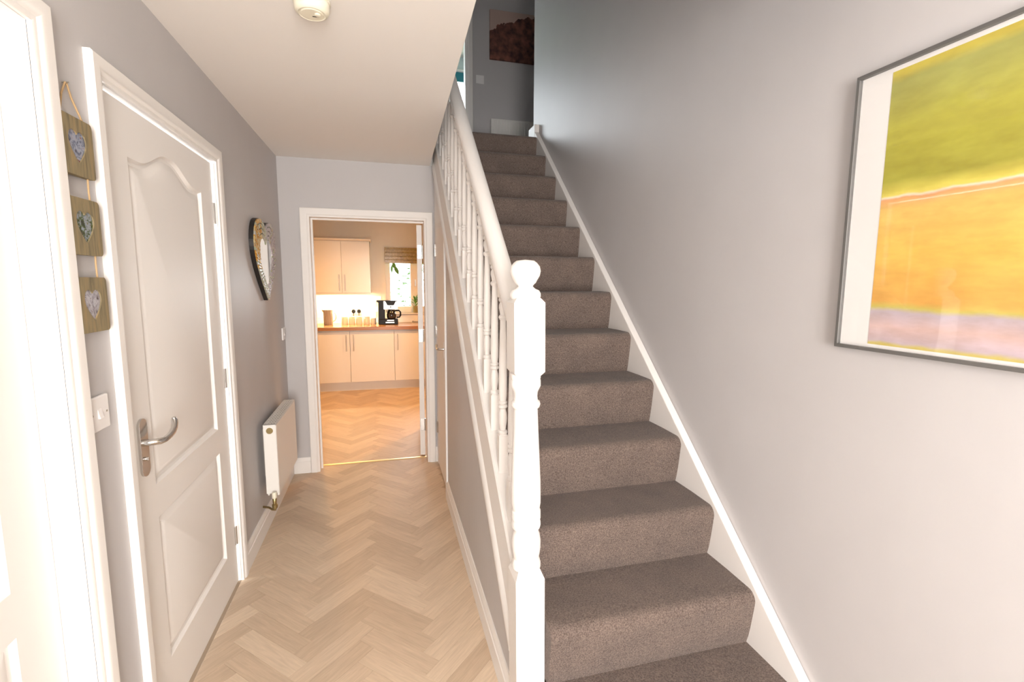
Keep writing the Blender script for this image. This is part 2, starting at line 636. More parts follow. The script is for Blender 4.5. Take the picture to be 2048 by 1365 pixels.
def obj(name, mb, m, parent=None, smooth=None, bevel=0.0, loc=None, rot=None):
    """Vertices are world coordinates; a part's are made relative to its parent's location."""
    me = mb.mesh(name, smooth)
    if parent is not None and loc is None:
        off = Vector(parent.location)
        pp = parent.parent
        while pp is not None:
            off += Vector(pp.location)
            pp = pp.parent
        me.transform(Matrix.Translation(-off))
    o = link(name, me, m, parent, loc, rot)
    if bevel:
        bv = o.modifiers.new('bevel', 'BEVEL')
        bv.width = bevel
        bv.segments = 2
        bv.limit_method = 'ANGLE'
        bv.angle_limit = math.radians(40)
    return o


def tag(o, label=None, cat=None, group=None, kind=None):
    if label:
        o['label'] = label
    if cat:
        o['category'] = cat
    if group:
        o['group'] = group
    if kind:
        o['kind'] = kind
    return o


def struct(name, mb, m, label=None, smooth=None, bevel=0.0):
    return tag(obj(name, mb, m, None, smooth, bevel), label, None, None, 'structure')


def thing(name, loc, label, cat, group=None, rot=None):
    o = bpy.data.objects.new(name, None)
    o.empty_display_size = 0.05
    COL.objects.link(o)
    o.location = loc
    if rot:
        o.rotation_euler = rot
    return tag(o, label, cat, group)


def at_origin(o, c):
    """Move a one-mesh object's origin to c without moving it."""
    o.data.transform(Matrix.Translation(-Vector(c)))
    o.location = c
    return o


def heart(cx, cz, wd, ht, n=48):
    """Full-sided heart outline starting at the notch, running down the +side to the tip and back up."""
    def bez(p0, p1, p2, p3, t):
        u = 1 - t
        return tuple(u ** 3 * a + 3 * u * u * t * b + 3 * u * t * t * c + t ** 3 * d for a, b, c, d in zip(p0, p1, p2, p3))
    h = n // 4
    half = [bez((0, 0.72), (0.14, 1.02), (0.92, 1.12), (1.0, 0.42), k / h) for k in range(h)]
    half += [bez((1.0, 0.42), (1.05, -0.06), (0.46, -0.58), (0, -1.0), k / h) for k in range(h)]
    full = half + [(0, -1.0)] + [(-x, y) for x, y in reversed(half[1:])]
    return [(cx + x * wd / 2, cz + (y - 0.0) / 1.93 * ht) for x, y in full]


def frame_sweep(mb, s0, s1, h, prof, fn):
    """Mitred three-sided architrave round an opening s0..s1, height h. prof: (distance out, proud)."""
    rows = [[(s0 - a, 0.0, b), (s0 - a, h + a, b), (s1 + a, h + a, b), (s1 + a, 0.0, b)] for a, b in prof]
    vs = [fn(*p) for r in rows for p in r]
    fs = []
    k = len(prof)
    for i in range(k):
        j = (i + 1) % k
        for q in range(3):
            fs.append((i * 4 + q, i * 4 + q + 1, j * 4 + q + 1, j * 4 + q))
    fs.append(tuple(i * 4 for i in range(k)))
    fs.append(tuple(i * 4 + 3 for i in reversed(range(k))))
    mb.add(vs, fs)


def arch_profile(wd, proud):
    return [(0.0, 0.0), (0.0, proud * 0.50), (0.006, proud * 0.62), (0.012, proud * 0.62), (0.015, proud * 0.78), (0.022, proud * 0.95),
            (0.028, proud), (wd - 0.004, proud), (wd, proud - 0.004), (wd, 0.0)]


# ------------------------------------------------------------------ room shell
XL, XR, XS = -0.70, 1.215, 0.375      # left wall, right wall, wall under the stairs
YE = 3.755                            # end wall
ZC = 2.285                            # hall ceiling
RISE, GOING, Y2 = 0.197, 0.2275, 1.272  # stairs: riser 2 stands at Y2
ZL = 13 * RISE                        # landing level
ZT = 4.92                             # upstairs ceiling
Y13 = Y2 + 11 * GOING

wl = MB().prism([(-1.85, 0), (0.40, 0), (0.40, 1.975), (1.295, 1.975), (1.295, 0), (1.53, 0), (1.53, 1.95), (2.428, 1.95), (2.428, 0),
                 (3.755, 0), (3.755, ZC), (-1.85, ZC)], -0.82, XL, 'x')
struct('wall_left', wl, M['wall'], 'grey painted hall wall with two white doors')
we = MB().prism([(-1.65, 0), (-0.515, 0), (-0.515, 1.894), (0.312, 1.894), (0.312, 0), (2.25, 0), (2.25, ZC), (-1.65, ZC)], YE, YE + 0.12, 'y')
struct('wall_end', we, M['wall'], 'grey end wall round the kitchen doorway')
struct('wall_right', MB().box(XR, XR + 0.12, -1.85, 3.95, 0, ZT), M['wall'], 'tall grey satin wall beside the stairs')
struct('wall_back', MB().box(-0.82, 1.335, -1.97, -1.85, 0, ZT), M['wall'])
# wall below the stair string
zs = lambda y: 0.222 + 0.875 * (y - 1.382)      # foot of the outer string
zt = lambda y: 0.492 + 0.866 * (y - 1.394)      # head of the outer string
ws = MB().prism([(1.37, 0), (3.085, 0), (3.085, zs(3.085) + 0.05), (1.37, zs(1.37) + 0.05)], XS, XS + 0.025, 'x')
struct('wall_stairs', ws, M['wall'], 'grey triangular wall under the stair string')
# hall ceiling with the stairwell edge
ce = MB().prism([(-0.82, -1.85), (XR, -1.85), (XR, 0.92), (0.279, 0.92), (0.285, 1.2), (0.352, 3.81), (-0.82, 3.81)], ZC, ZL - 0.005, 'z')
struct('ceiling', ce, M['ceiling'], 'white hall ceiling ending at the stairwell')
struct('ceiling_kitchen', MB().box(-1.65, 2.25, 3.80, 7.2, ZC - 0.005, ZC + 0.1), M['ceiling'])
# upstairs
struct('wall_stairwell', MB().box(0.10, 0.22, 0.80, 3.55, ZL - 0.2, ZT).box(0.22, XR, 0.80, 0.92, ZL - 0.01, ZT), M['wall'])
struct('floor_landing', MB().box(-1.3, 2.7, Y13 + 0.02, 8.1, ZL - 0.17, ZL), M['carpet'], 'dark carpeted landing at the stair head')
wlb = MB().prism([(-1.3, ZL), (-0.02, ZL), (-0.02, ZL + 2.0), (0.90, ZL + 2.0), (0.90, ZL), (2.7, ZL), (2.7, ZT), (-1.3, ZT)], 5.35, 5.45, 'y')
struct('wall_landing', wlb, M['wall'], 'dim grey landing wall at the top of the stairs')
struct('wall_landing_side', MB().box(2.6, 2.7, 3.83, 5.35, ZL, ZT).box(1.335, 2.6, 3.83, 3.95, ZL, ZT).box(-1.3, -1.2, 3.55, 5.35, ZL, ZT).box(-1.2, 0.10, 3.43, 3.55, ZL, ZT), M['wall'])
struct('ceiling_upstairs', MB().box(-1.3, 2.7, -1.97, 8.1, ZT, ZT + 0.1), M['ceiling'])
wb = MB().prism([(-1.3, ZL), (2.7, ZL), (2.7, ZT), (-1.3, ZT)], 7.98, 8.08, 'y', holes=[[(-1.1, ZL + 0.9), (1.34, ZL + 0.9), (1.34, 4.72), (-1.1, 4.72)]])
struct('wall_bedroom', wb, M['bed_wall'])
struct('wall_bedroom_side', MB().box(2.6, 2.7, 5.45, 7.98, ZL, ZT).box(-1.3, -1.2, 5.45, 7.98, ZL, ZT), M['bed_wall'])
# kitchen walls
YK = 7.08
wk = MB().prism([(-1.65, 0), (2.25, 0), (2.25, ZC), (-1.65, ZC)], YK, YK + 0.12, 'y', holes=[[(0.02, 0.985), (0.98, 0.985), (0.98, 1.86), (0.02, 1.86)]])
struct('wall_kitchen', wk, M['kit_wall'], 'warm cream kitchen back wall with a window')
struct('wall_kitchen_side', MB().box(-1.65, -1.55, 3.875, YK, 0, ZC - 0.005).box(2.15, 2.25, 3.875, YK, 0, ZC - 0.005), M['kit_wall'])

# ------------------------------------------------------------------ herringbone floor
PW, PL = 0.081, 0.343
U0, V0 = 1.126, -1.659
R2 = math.sqrt(0.5)


def clip(poly, ax, val, keep_less):
    out = []
    for i in range(len(poly)):
        a, b_ = poly[i], poly[(i + 1) % len(poly)]
        ina = (a[ax] <= val) if keep_less else (a[ax] >= val)
        inb = (b_[ax] <= val) if keep_less else (b_[ax] >= val)
        if ina:
            out.append(a)
        if ina != inb:
            t = (val - a[ax]) / (b_[ax] - a[ax])
            out.append((a[0] + t * (b_[0] - a[0]), a[1] + t * (b_[1] - a[1])))
    return out


def parea(p):
    return abs(sum(p[i][0] * p[(i + 1) % len(p)][1] - p[(i + 1) % len(p)][0] * p[i][1] for i in range(len(p)))) / 2


full_plank = None


def plank_top(pts, top, low):
    """Flat plank with a tiny eased edge, as 2 rings."""
    c = (sum(p[0] for p in pts) / len(pts), sum(p[1] for p in pts) / len(pts))
    mb = MB()
    n = len(pts)
    def shr(p, d):
        dx, dy = c[0] - p[0], c[1] - p[1]
        l = math.hypot(dx, dy) or 1
        return (p[0] + dx / l * d, p[1] + dy / l * d)
    ring = [[(*p, low) for p in pts], [(*p, top - 0.0006) for p in pts], [(*shr(p, 0.0010), top) for p in pts]]
    vs = [q for r in ring for q in r]
    fs = []
    for k in range(2):
        for i in range(n):
            j = (i + 1) % n
            fs.append((k * n + i, k * n + j, (k + 1) * n + j, (k + 1) * n + i))
    fs.append(tuple(2 * n + i for i in range(n)))
    return mb.add(vs, fs)


def lay_floor(parent, x0, x1, y0, y1):
    global full_plank
    g = 0.00035
    for i in range(-60, 60):
        for j in range(-12, 12):
            for kind in (0, 1):
                u = U0 - i * PW + j * PL
                v = V0 + i * PW + j * PL
                if kind == 0:
                    ua, ub, va, vb = u, u + PL, v, v + PW
                else:
                    ua, ub, va, vb = u + PL - PW, u + PL, v + PW, v + PW + PL
                cu, cv = (ua + ub) / 2, (va + vb) / 2
                cx, cy = (cu + cv) * R2, (cu - cv) * R2
                if cx < x0 - 0.3 or cx > x1 + 0.3 or cy < y0 - 0.3 or cy > y1 + 0.3:
                    continue
                poly = [((a + b_) * R2, (a - b_) * R2) for a, b_ in ((ua + g, va + g), (ub - g, va + g), (ub - g, vb - g), (ua + g, vb - g))]
                q = poly
                for ax, val, less in ((0, x0, False), (0, x1, True), (1, y0, False), (1, y1, True)):
                    if q:
                        q = clip(q, ax, val, less)
                if len(q) < 3 or parea(q) < 2e-4:
                    continue
                ang = PI / 4 if kind == 0 else -PI / 4
                ca, sa = math.cos(-ang), math.sin(-ang)
                loc = [((p[0] - cx) * ca - (p[1] - cy) * sa, (p[0] - cx) * sa + (p[1] - cy) * ca) for p in q]
                if parea(q) > 0.999 * parea(poly):
                    if full_plank is None:
                        full_plank = plank_top([(-PL / 2 + g, -PW / 2 + g), (PL / 2 - g, -PW / 2 + g), (PL / 2 - g, PW / 2 - g), (-PL / 2 + g, PW / 2 - g)], 0.0, -0.003).mesh('plank')
                        full_plank.materials.append(M['plank'])
                    me = full_plank
                else:
                    if sum(loc[k][0] * loc[(k + 1) % len(loc)][1] - loc[(k + 1) % len(loc)][0] * loc[k][1] for k in range(len(loc))) < 0:
                        loc.reverse()
                    me = plank_top(loc, 0.0, -0.003).mesh('plank')
                link('plank', me, M['plank'], parent, (cx, cy, 0), (0, 0, ang))


fl = struct('floor', MB().box(-0.95, 1.335, -1.97, 3.868, -0.06, -0.0012), M['joint'], 'pale oak herringbone hall floor')
lay_floor(fl, XL, 0.45, 1.22, 3.862)
fk = struct('floor_kitchen', MB().box(-1.65, 2.25, 3.868, 7.2, -0.06, -0.0012), M['joint'], 'pale oak herringbone kitchen floor')
lay_floor(fk, -1.02, 0.62, 3.874, 6.60)
# threshold bar between the two floors
tb = MB().prism([(3.850, 0), (3.853, 0.004), (3.860, 0.0055), (3.876, 0.0055), (3.883, 0.004), (3.886, 0)], -0.503, 0.30, 'x')
struct('trim_1', tb, M['gold_bar'], 'thin gold threshold bar across the kitchen doorway', smooth=30)


# ------------------------------------------------------------------ skirting
def skirt_poly(h=0.118, t=0.016):
    return [(0, 0), (t, 0), (t, h * 0.72), (t * 0.80, h * 0.75), (t * 0.80, h * 0.80), (t * 0.62, h * 0.90), (t * 0.35, h * 0.97), (t * 0.3, h), (0, h)]


def skirt(name, fn, a, b, axis, label):
    return struct(name, MB().prism([fn(p) for p in skirt_poly()], a, b, axis), M['gloss'], label, smooth=25)


skirt('baseboard_left', lambda p: (XL + p[0], p[1]), 2.472, YE, 'y', 'white skirting board below the hall radiator')
skirt('baseboard_end', lambda p: (YE - p[0], p[1]), XL + 0.016, -0.567, 'x', 'short white skirting left of the kitchen doorway')
skirt('baseboard_stairs', lambda p: (XS - p[0], p[1]), 1.40, 3.07, 'y', 'white skirting under the stairs')
skirt('baseboard_corner', lambda p: (XL + p[0], p[1]), 1.338, 1.478, 'y', 'short white skirting between the two left doors')

# ------------------------------------------------------------------ door linings and architraves
# far left door: opening y 1.54..2.418
mb = MB()
frame_sweep(mb, 1.540, 2.418, 1.940, arch_profile(0.056, 0.020), lambda s, z, b: (XL + b, s, z))
mb.prism([(1.53, 0), (1.540, 0), (1.540, 1.940), (2.418, 1.940), (2.418, 0), (2.428, 0), (2.428, 1.95), (1.53, 1.95)], -0.82, XL + 0.001, 'x')
struct('trim_3', mb, M['gloss'], 'white architrave round the arched two-panel door', smooth=30)
# near left door: opening y 0.41..1.285
mb = MB()
frame_sweep(mb, 0.410, 1.285, 1.962, arch_profile(0.054, 0.020), lambda s, z, b: (XL + b, s, z))
mb.prism([(0.40, 0), (0.410, 0), (0.410, 1.962), (1.285, 1.962), (1.285, 0), (1.295, 0), (1.295, 1.975), (0.40, 1.975)], -0.82, XL + 0.001, 'x')
struct('trim_4', mb, M['gloss'], 'white architrave round the doorway beside the hanging photo frames', smooth=30)
# kitchen doorway: opening x -0.503..0.30
mb = MB()
frame_sweep(mb, -0.503, 0.300, 1.882, arch_profile(0.063, 0.020), lambda s, z, b: (s, YE - b, z))
mb.prism([(-0.515, 0), (-0.503, 0), (-0.503, 1.882), (0.300, 1.882), (0.300, 0), (0.312, 0), (0.312, 1.894), (-0.515, 1.894)], YE - 0.001, YE + 0.125, 'y')
mb.prism([(-0.503, 0), (-0.491, 0), (-0.491, 1.870), (0.300, 1.870), (0.300, 1.882), (-0.503, 1.882)], YE + 0.055, YE + 0.08, 'y')
struct('trim_5', mb, M['gloss'], 'white architrave round the kitchen doorway', smooth=30)
# bedroom doorway on the landing
mb = MB()
frame_sweep(mb, -0.02, 0.90, ZL + 1.99, arch_profile(0.065, 0.018), lambda s, z, b: (s, 5.35 - b, z))
mb.prism([(-0.02, ZL), (-0.005, ZL), (-0.005, ZL + 1.975), (0.885, ZL + 1.975), (0.885, ZL), (0.90, ZL), (0.90, ZL + 2.0), (-0.02, ZL + 2.0)], 5.349, 5.451, 'y')
mb.v = [(x, y, max(z, ZL)) for x, y, z in mb.v]
struct('trim_6', mb, M['gloss'], 'pale architrave of the doorway on the landing')


# ------------------------------------------------------------------ panelled doors
def ogee_panel(y0, y1, z0, z1, d, peak=0.0, n=28):
    P = [(y0 + d, z0 + d), (y1 - d, z0 + d)]
    for i in range(n + 1):
        t = 1 - i / n
        s = abs(2 * t - 1)
        k = 0.5 * (1 + math.cos(PI * min(1.0, max(0.0, (s - 0.06) / 0.72)))) if s < 0.78 else 0.0
        P.append((y0 + d + t * (y1 - y0 - 2 * d), z1 - d + peak * k))
    return P


def panel_leaf(mb, y0, y1, z0, z1, xf, thick, panels):
    """Moulded door leaf whose face looks towards +x at xf."""
    outer = [(y0, z0), (y1, z0), (y1, z1), (y0, z1)]
    rings = [(0.0, 0.0), (0.007, 0.0115), (0.016, 0.0130), (0.038, 0.0045), (0.044, 0.0030)]
    holes = [ogee_panel(*p[:4], 0.0, p[4]) for p in panels]
    loops = [outer] + holes
    flat = [q for l in loops for q in l]
    tris = tessellate_polygon([[Vector((q[0], q[1], 0)) for q in l] for l in loops])
    mb.add([(xf, q[0], q[1]) for q in flat], [tuple(t) for t in tris])
    for p in panels:
        rr = [ogee_panel(*p[:4], d, p[4]) for d, _ in rings]
        k = len(rr[0])
        vs = [(xf - rings[i][1], q[0], q[1]) for i, r in enumerate(rr) for q in r]
        fs = []
        for i in range(len(rr) - 1):
            for a in range(k):
                b_ = (a + 1) % k
                fs.append((i * k + a, i * k + b_, (i + 1) * k + b_, (i + 1) * k + a))
        tri = tessellate_polygon([[Vector((q[0], q[1], 0)) for q in rr[-1]]])
        o = (len(rr) - 1) * k
        fs += [tuple(o + i for i in t) for t in tri]
        mb.add(vs, fs)
    xb = xf - thick
    mb.add([(xf, *q) for q in outer] + [(xb, *q) for q in outer],
           [(0, 4, 5, 1), (1, 5, 6, 2), (2, 6, 7, 3), (3, 7, 4, 0), (4, 7, 6, 5)])
    return mb


def lever_handle(parent, x, y, z0, z1, sgn, xdir=1):
    """Chrome lever on a long back plate, lever running towards sgn*y; plate on plane x, facing xdir."""
    hp = []
    wv = 0.024
    for i in range(13):
        a = PI * i / 12
        hp.append((y + wv * math.cos(a), z1 - wv + wv * math.sin(a)))
    for i in range(13):
        a = PI + PI * i / 12
        hp.append((y + wv * math.cos(a), z0 + wv + wv * math.sin(a)))
    h = obj('handle', MB().prism(hp, x, x + 0.008 * xdir, 'x'), M['chrome'], parent, smooth=35, bevel=0.003)
    h['label'] = 'polished chrome lever handle on a long plate'
    zc = z0 + (z1 - z0) * 0.58
    L = [(x + xdir * d, y + sgn * a, zc + c) for d, a, c in ((0.006, 0, 0), (0.030, 0.002, 0), (0.044, 0.012, -0.001), (0.049, 0.030, -0.002), (0.050, 0.060, 0.0),
                                                        (0.049, 0.085, 0.004), (0.047, 0.105, 0.012), (0.044, 0.120, 0.023), (0.042, 0.126, 0.034), (0.040, 0.124, 0.042))]
    obj('lever', MB().tube(L, [0.010, 0.010, 0.010, 0.009, 0.0095, 0.0095, 0.0095, 0.0095, 0.009, 0.006], 12), M['chrome'], h, smooth=50)
    zk = z0 + (z1 - z0) * 0.30
    mb_ = MB()
    mb_.lathe([(0.0, 0.016), (0.005, 0.016), (0.006, 0.012), (0.006, 0.004), (0.0, 0.004)], 14)
    mb_.v = [(x + xdir * p[2], y + p[0], zk + p[1]) for p in mb_.v]
    obj('thumb_turn', mb_, M['chrome'], h, smooth=40)
    return h


def hinge(parent, x, y, z):
    mb_ = MB()
    mb_.lathe([(0.0045, -0.045), (0.0045, 0.045)], 10, (x, y, z))
    mb_.box(x - 0.004, x + 0.0015, y - 0.016, y + 0.002, z - 0.044, z + 0.044)
    return obj('hinge', mb_, M['chrome'], parent, smooth=40)


d2 = tag(obj('door_2', panel_leaf(MB(), 1.553, 2.408, 0.008, 1.932, -0.711, 0.035,
                                  [(1.688, 2.275, 0.790, 1.785, 0.062), (1.688, 2.275, 0.195, 0.684, 0.0)]), M['gloss'], smooth=25),
         'closed white two-panel door with an arched top panel', None, None, 'structure')
lever_handle(d2, -0.711, 1.622, 0.845, 1.022, 1)
for z in (1.72, 0.99, 0.235):
    hinge(d2, -0.708, 2.413, z)
d1 = tag(obj('door_1', panel_leaf(MB(), 0.425, 1.281, 0.008, 1.952, -0.757, 0.035,
                                  [(0.560, 1.147, 0.790, 1.785, 0.062), (0.560, 1.147, 0.195, 0.692, 0.0)]), M['gloss'], smooth=25),
         'white panelled door set back in the nearest doorway', None, None, 'structure')
lever_handle(d1, -0.757, 0.495, 0.845, 1.022, 1)

# kitchen door: swung open into the kitchen, its hinge edge towards the hall
LA = math.radians(4.2)
kd = bpy.data.objects.new('door_3', None)
COL.objects.link(kd)
kd.location = (0.292, 3.884, 0)
kd.rotation_euler = (0, 0, -LA)
tag(kd, 'white kitchen door standing open, seen edge-on', None, None, 'structure')


def part(name, mb, m, parent, smooth=None, bevel=0.0):
    """Part with vertices already in the parent's local space."""
    return obj(name, mb, m, parent, smooth, bevel, loc=(0, 0, 0))


part('door_leaf', MB().box(-0.040, 0, 0, 0.762, 0.012, 1.866), M['gloss'], kd, bevel=0.002)
for z in (1.66, 1.0, 0.27):
    mbh = MB().box(-0.034, -0.006, -0.0015, 0.001, z - 0.05, z + 0.05)
    mbh.lathe([(0.005, z - 0.05), (0.005, z + 0.05)], 10, (0.002, -0.004, 0))
    part('hinge', mbh, M['chrome'], kd, smooth=40)
hl = part('handle', MB().box(-0.047, -0.040, 0.690, 0.730, 0.93, 1.11), M['chrome'], kd, bevel=0.003)
part('lever', MB().tube([(-0.045, 0.71, 1.05), (-0.085, 0.71, 1.05), (-0.095, 0.70, 1.05), (-0.096, 0.66, 1.05), (-0.094, 0.61, 1.055), (-0.09, 0.585, 1.065)], 0.009, 10), M['chrome'], hl, smooth=50)

# cupboard door under the stairs
cd0, cd1 = 3.105, 3.690
cpd = MB().prism([(cd0, 0.01), (cd1, 0.01), (cd1, zs(cd1) - 0.03), (cd0, zs(cd0) - 0.03)], XS + 0.004, XS + 0.035, 'x')
dc = tag(obj('door_4', cpd, M['gloss'], bevel=0.002), 'white cupboard door with sloping top under the stairs', None, None, 'structure')
for z in (1.66, 1.05, 0.30):
    mbh = MB().lathe([(0.005, -0.045), (0.005, 0.045)], 10, (XS - 0.002, cd1 + 0.002, z))
    mbh.box(XS, XS + 0.005, cd1 - 0.018, cd1 + 0.018, z - 0.044, z + 0.044)
    obj('hinge', mbh, M['chrome'], dc, smooth=40)
hh = obj('handle', MB().box(XS - 0.004, XS + 0.005, cd0 + 0.05, cd0 + 0.085, 0.92, 1.03), M['chrome'], dc, bevel=0.002)
obj('lever', MB().tube([(XS, cd0 + 0.068, 0.985), (XS - 0.035, cd0 + 0.068, 0.985), (XS - 0.044, cd0 + 0.08, 0.985), (XS - 0.045, cd0 + 0.12, 0.983), (XS - 0.043, cd0 + 0.165, 0.99), (XS - 0.040, cd0 + 0.18, 1.0)], 0.008, 10), M['chrome'], hh, smooth=50)
mb = MB().box(XS - 0.012, XS + 0.03, 3.062, 3.100, 0, zs(3.08) - 0.01)
mb.box(XS + 0.003, XS + 0.03, cd1 + 0.004, YE, 0, zs(cd1) - 0.02)
struct('trim_7', mb, M['gloss'], 'white upright trim beside the cupboard door', bevel=0.003)
skirt('baseboard_cupboard', lambda p: (YE - p[0], p[1]), 0.364, XS + 0.003, 'x', 'tiny white skirting right of the kitchen doorway')

# ------------------------------------------------------------------ staircase
st = thing('staircase', (0.79, Y2, 0), 'carpeted straight staircase with white turned balustrade', 'staircase')


def step_poly(k):
    """Carpeted step k: riser at yr, tread at z = k*RISE, rounded pulled-over nosing. (y,z)"""
    yr = Y2 + (k - 2) * GOING
    z0, z1 = (k - 1) * RISE, k * RISE
    nose, rad = 0.028, 0.034
    P = [(yr, z0 - 0.001)]
    for i in range(1, 6):     # carpet pulled straight from crease to nosing
        t = i / 6
        P.append((yr - nose * (t ** 0.7), z0 + (RISE - rad) * t))
    cyc, czc = yr - nose + rad, z1 - rad
    for i in range(9):
        a = PI - (PI / 2) * i / 8
        P.append((cyc + rad * math.cos(a), czc + rad * math.sin(a)))
    P += [(yr + GOING * 0.5, z1 + 0.0015), (yr + GOING, z1)]
    P += [(yr + GOING, z1 - 0.045), (yr + 0.045, z1 - 0.045), (yr + 0.045, z0 - 0.001)]
    return P


for k in range(1, 14):
    pl = step_poly(k)
    if k == 13:
        pl = [(min(p[0], Y13 + 0.06), p[1]) for p in pl]
    x0 = 0.40 if k > 2 else 0.4545
    sm_ = MB().prism(pl, x0, 1.180, 'x')
    if k == 2:      # the part of the tread behind the newel
        sm_.box(0.40, 0.4545, 1.393, Y2 + GOING, 2 * RISE - 0.045, 2 * RISE)
    obj('carpeted_step', sm_, M['carpet'], st, smooth=35)
# wall string with eased top edge
zw = lambda y: 0.428 + 0.862 * (y - 1.272)
ya, yb = 1.0, 3.86
wsx = MB().prism([(ya, 0.0), (ya + 0.30, 0.0), (yb, zw(yb) - 0.42), (yb, zw(yb)), (ya, zw(ya))], 1.180, XR - 0.001, 'x')
obj('wall_string', wsx, M['gloss'], st, bevel=0.004)
# outer string, its face towards the hall
yo = 1.392
os_ = MB().prism([(yo, zs(yo)), (3.74, zs(3.74)), (3.74, zt(3.74)), (yo, zt(yo))], 0.374, 0.400, 'x')
obj('outer_string', os_, M['gloss'], st, bevel=0.003)
mo = MB().add(*(lambda A, B: ([(x, yo, zs(yo) + dz) for x, dz in A] + [(x, 3.70, zs(3.70) + dz) for x, dz in A],
                              [(i, (i + 1) % len(A), len(A) + (i + 1) % len(A), len(A) + i) for i in range(len(A))] + [tuple(range(len(A))), tuple(reversed(range(len(A), 2 * len(A))))]))
              ([(0.376, -0.002), (0.364, -0.002), (0.3615, 0.005), (0.3615, 0.020), (0.365, 0.036), (0.370, 0.050), (0.376, 0.060)], None))
obj('string_moulding', mo, M['gloss'], st, smooth=40)
# base rail under the spindles
br = MB()
Abr = [(0.372, -0.004), (0.372, 0.016), (0.378, 0.026), (0.428, 0.026), (0.434, 0.016), (0.434, -0.004)]
br.add([(x, yo, zt(yo) + d) for x, d in Abr] + [(x, 3.74, zt(3.74) + d) for x, d in Abr],
       [(i, (i + 1) % 6, 6 + (i + 1) % 6, 6 + i) for i in range(6)] + [tuple(range(6)), tuple(reversed(range(6, 12)))])
obj('base_rail', br, M['gloss'], st, bevel=0.002)
# handrail: moulded section swept up the slope
zr = lambda y: 1.345 + 0.865 * (y - 1.573)     # underside
sec = [(-0.018, 0.0), (-0.020, 0.014), (-0.030, 0.026), (-0.033, 0.040), (-0.032, 0.056), (-0.026, 0.070), (-0.014, 0.079), (0, 0.082),
       (0.014, 0.079), (0.026, 0.070), (0.032, 0.056), (0.033, 0.040), (0.030, 0.026), (0.020, 0.014), (0.018, 0.0)]
XB = 0.405
hr = MB()
n = len(sec)
hr.add([(XB + a, 1.388, zr(1.388) + b * 1.12) for a, b in sec] + [(XB + a, 3.72, zr(3.72) + b * 1.12) for a, b in sec],
       [(i, (i + 1) % n, n + (i + 1) % n, n + i) for i in range(n)] + [tuple(range(n)), tuple(reversed(range(n, 2 * n)))])
obj('handrail', hr, M['gloss'], st, smooth=45)


# turned spindles
def sq(mb_, h0, h1, s, ch=0.0):
    a, b_ = s / 2, s / 2 - ch
    rings = [(b_, h0), (a, h0 + ch), (a, h1 - ch), (b_, h1)] if ch else [(a, h0), (a, h1)]
    vs = []
    for r_, h in rings:
        vs += [(-r_, -r_, h), (r_, -r_, h), (r_, r_, h), (-r_, r_, h)]
    fs = [(3, 2, 1, 0)]
    for i in range(len(rings) - 1):
        for q in range(4):
            q2 = (q + 1) % 4
            fs.append((i * 4 + q, i * 4 + q2, i * 4 + 4 + q2, i * 4 + 4 + q))
    o = (len(rings) - 1) * 4
    fs.append((o, o + 1, o + 2, o + 3))
    mb_.add(vs, fs)


sp = MB()
sq(sp, -0.03, 0.132, 0.034, 0.004)
sp.lathe([(0.010, 0.128), (0.016, 0.133), (0.0175, 0.139), (0.016, 0.145), (0.011, 0.148), (0.0125, 0.160), (0.0155, 0.178), (0.0165, 0.192), (0.015, 0.210), (0.011, 0.224),
          (0.011, 0.227), (0.0165, 0.231), (0.0172, 0.236), (0.016, 0.241), (0.0125, 0.243), (0.0160, 0.247), (0.0160, 0.252), (0.0125, 0.256),
          (0.0150, 0.275), (0.0155, 0.300), (0.0145, 0.380), (0.0125, 0.470), (0.0105, 0.548), (0.0140, 0.553), (0.0160, 0.559), (0.0140, 0.565), (0.0105, 0.568),
          (0.0120, 0.578), (0.0150, 0.592), (0.0145, 0.603), (0.0110, 0.612), (0.0155, 0.617), (0.0165, 0.622), (0.0150, 0.627), (0.010, 0.630)], 16)
sq(sp, 0.627, 0.735, 0.034, 0.004)
spm = sp.mesh('spindle', 35)
spm.materials.append(M['gloss'])
y = 1.525
while y < 3.70:
    zb = zt(y) + 0.022
    link('spindle', spm, M['gloss'], st, Vector((XB, y, zb)) - st.location)
    y += 0.1372

# newel post
NX, NY = 0.4055, 1.345
nw = MB()
sq(nw, 0.0, 0.530, 0.091, 0.0)
# chamfered shoulder of the lower block
nw.add([(-0.0455, -0.0455, 0.53), (0.0455, -0.0455, 0.53), (0.0455, 0.0455, 0.53), (-0.0455, 0.0455, 0.53),
        (-0.034, -0.034, 0.558), (0.034, -0.034, 0.558), (0.034, 0.034, 0.558), (-0.034, 0.034, 0.558)],
       [(0, 1, 5, 4), (1, 2, 6, 5), (2, 3, 7, 6), (3, 0, 4, 7), (4, 5, 6, 7)])
nw.lathe([(0.0367, 0.548), (0.0448, 0.556), (0.0450, 0.566), (0.0421, 0.578), (0.0392, 0.584), (0.0419, 0.598), (0.0447, 0.618), (0.0450, 0.640), (0.0423, 0.660), (0.0365, 0.676), (0.0366, 0.680),
          (0.0431, 0.684), (0.0450, 0.692), (0.0450, 0.699), (0.0434, 0.706), (0.0410, 0.709), (0.0450, 0.714), (0.0450, 0.722), (0.0450, 0.729), (0.0449, 0.737), (0.0414, 0.741),
          (0.0450, 0.762), (0.0450, 0.790), (0.0447, 0.830), (0.0417, 0.900), (0.0391, 0.965), (0.0360, 1.050), (0.0356, 1.056), (0.0415, 1.062), (0.0441, 1.070), (0.0422, 1.078), (0.0364, 1.082),
          (0.0351, 1.095), (0.0363, 1.108), (0.0423, 1.120), (0.0450, 1.126), (0.0450, 1.134), (0.0450, 1.142), (0.0432, 1.146), (0.0450, 1.150), (0.0450, 1.156), (0.0450, 1.163), (0.0385, 1.166)], 32)
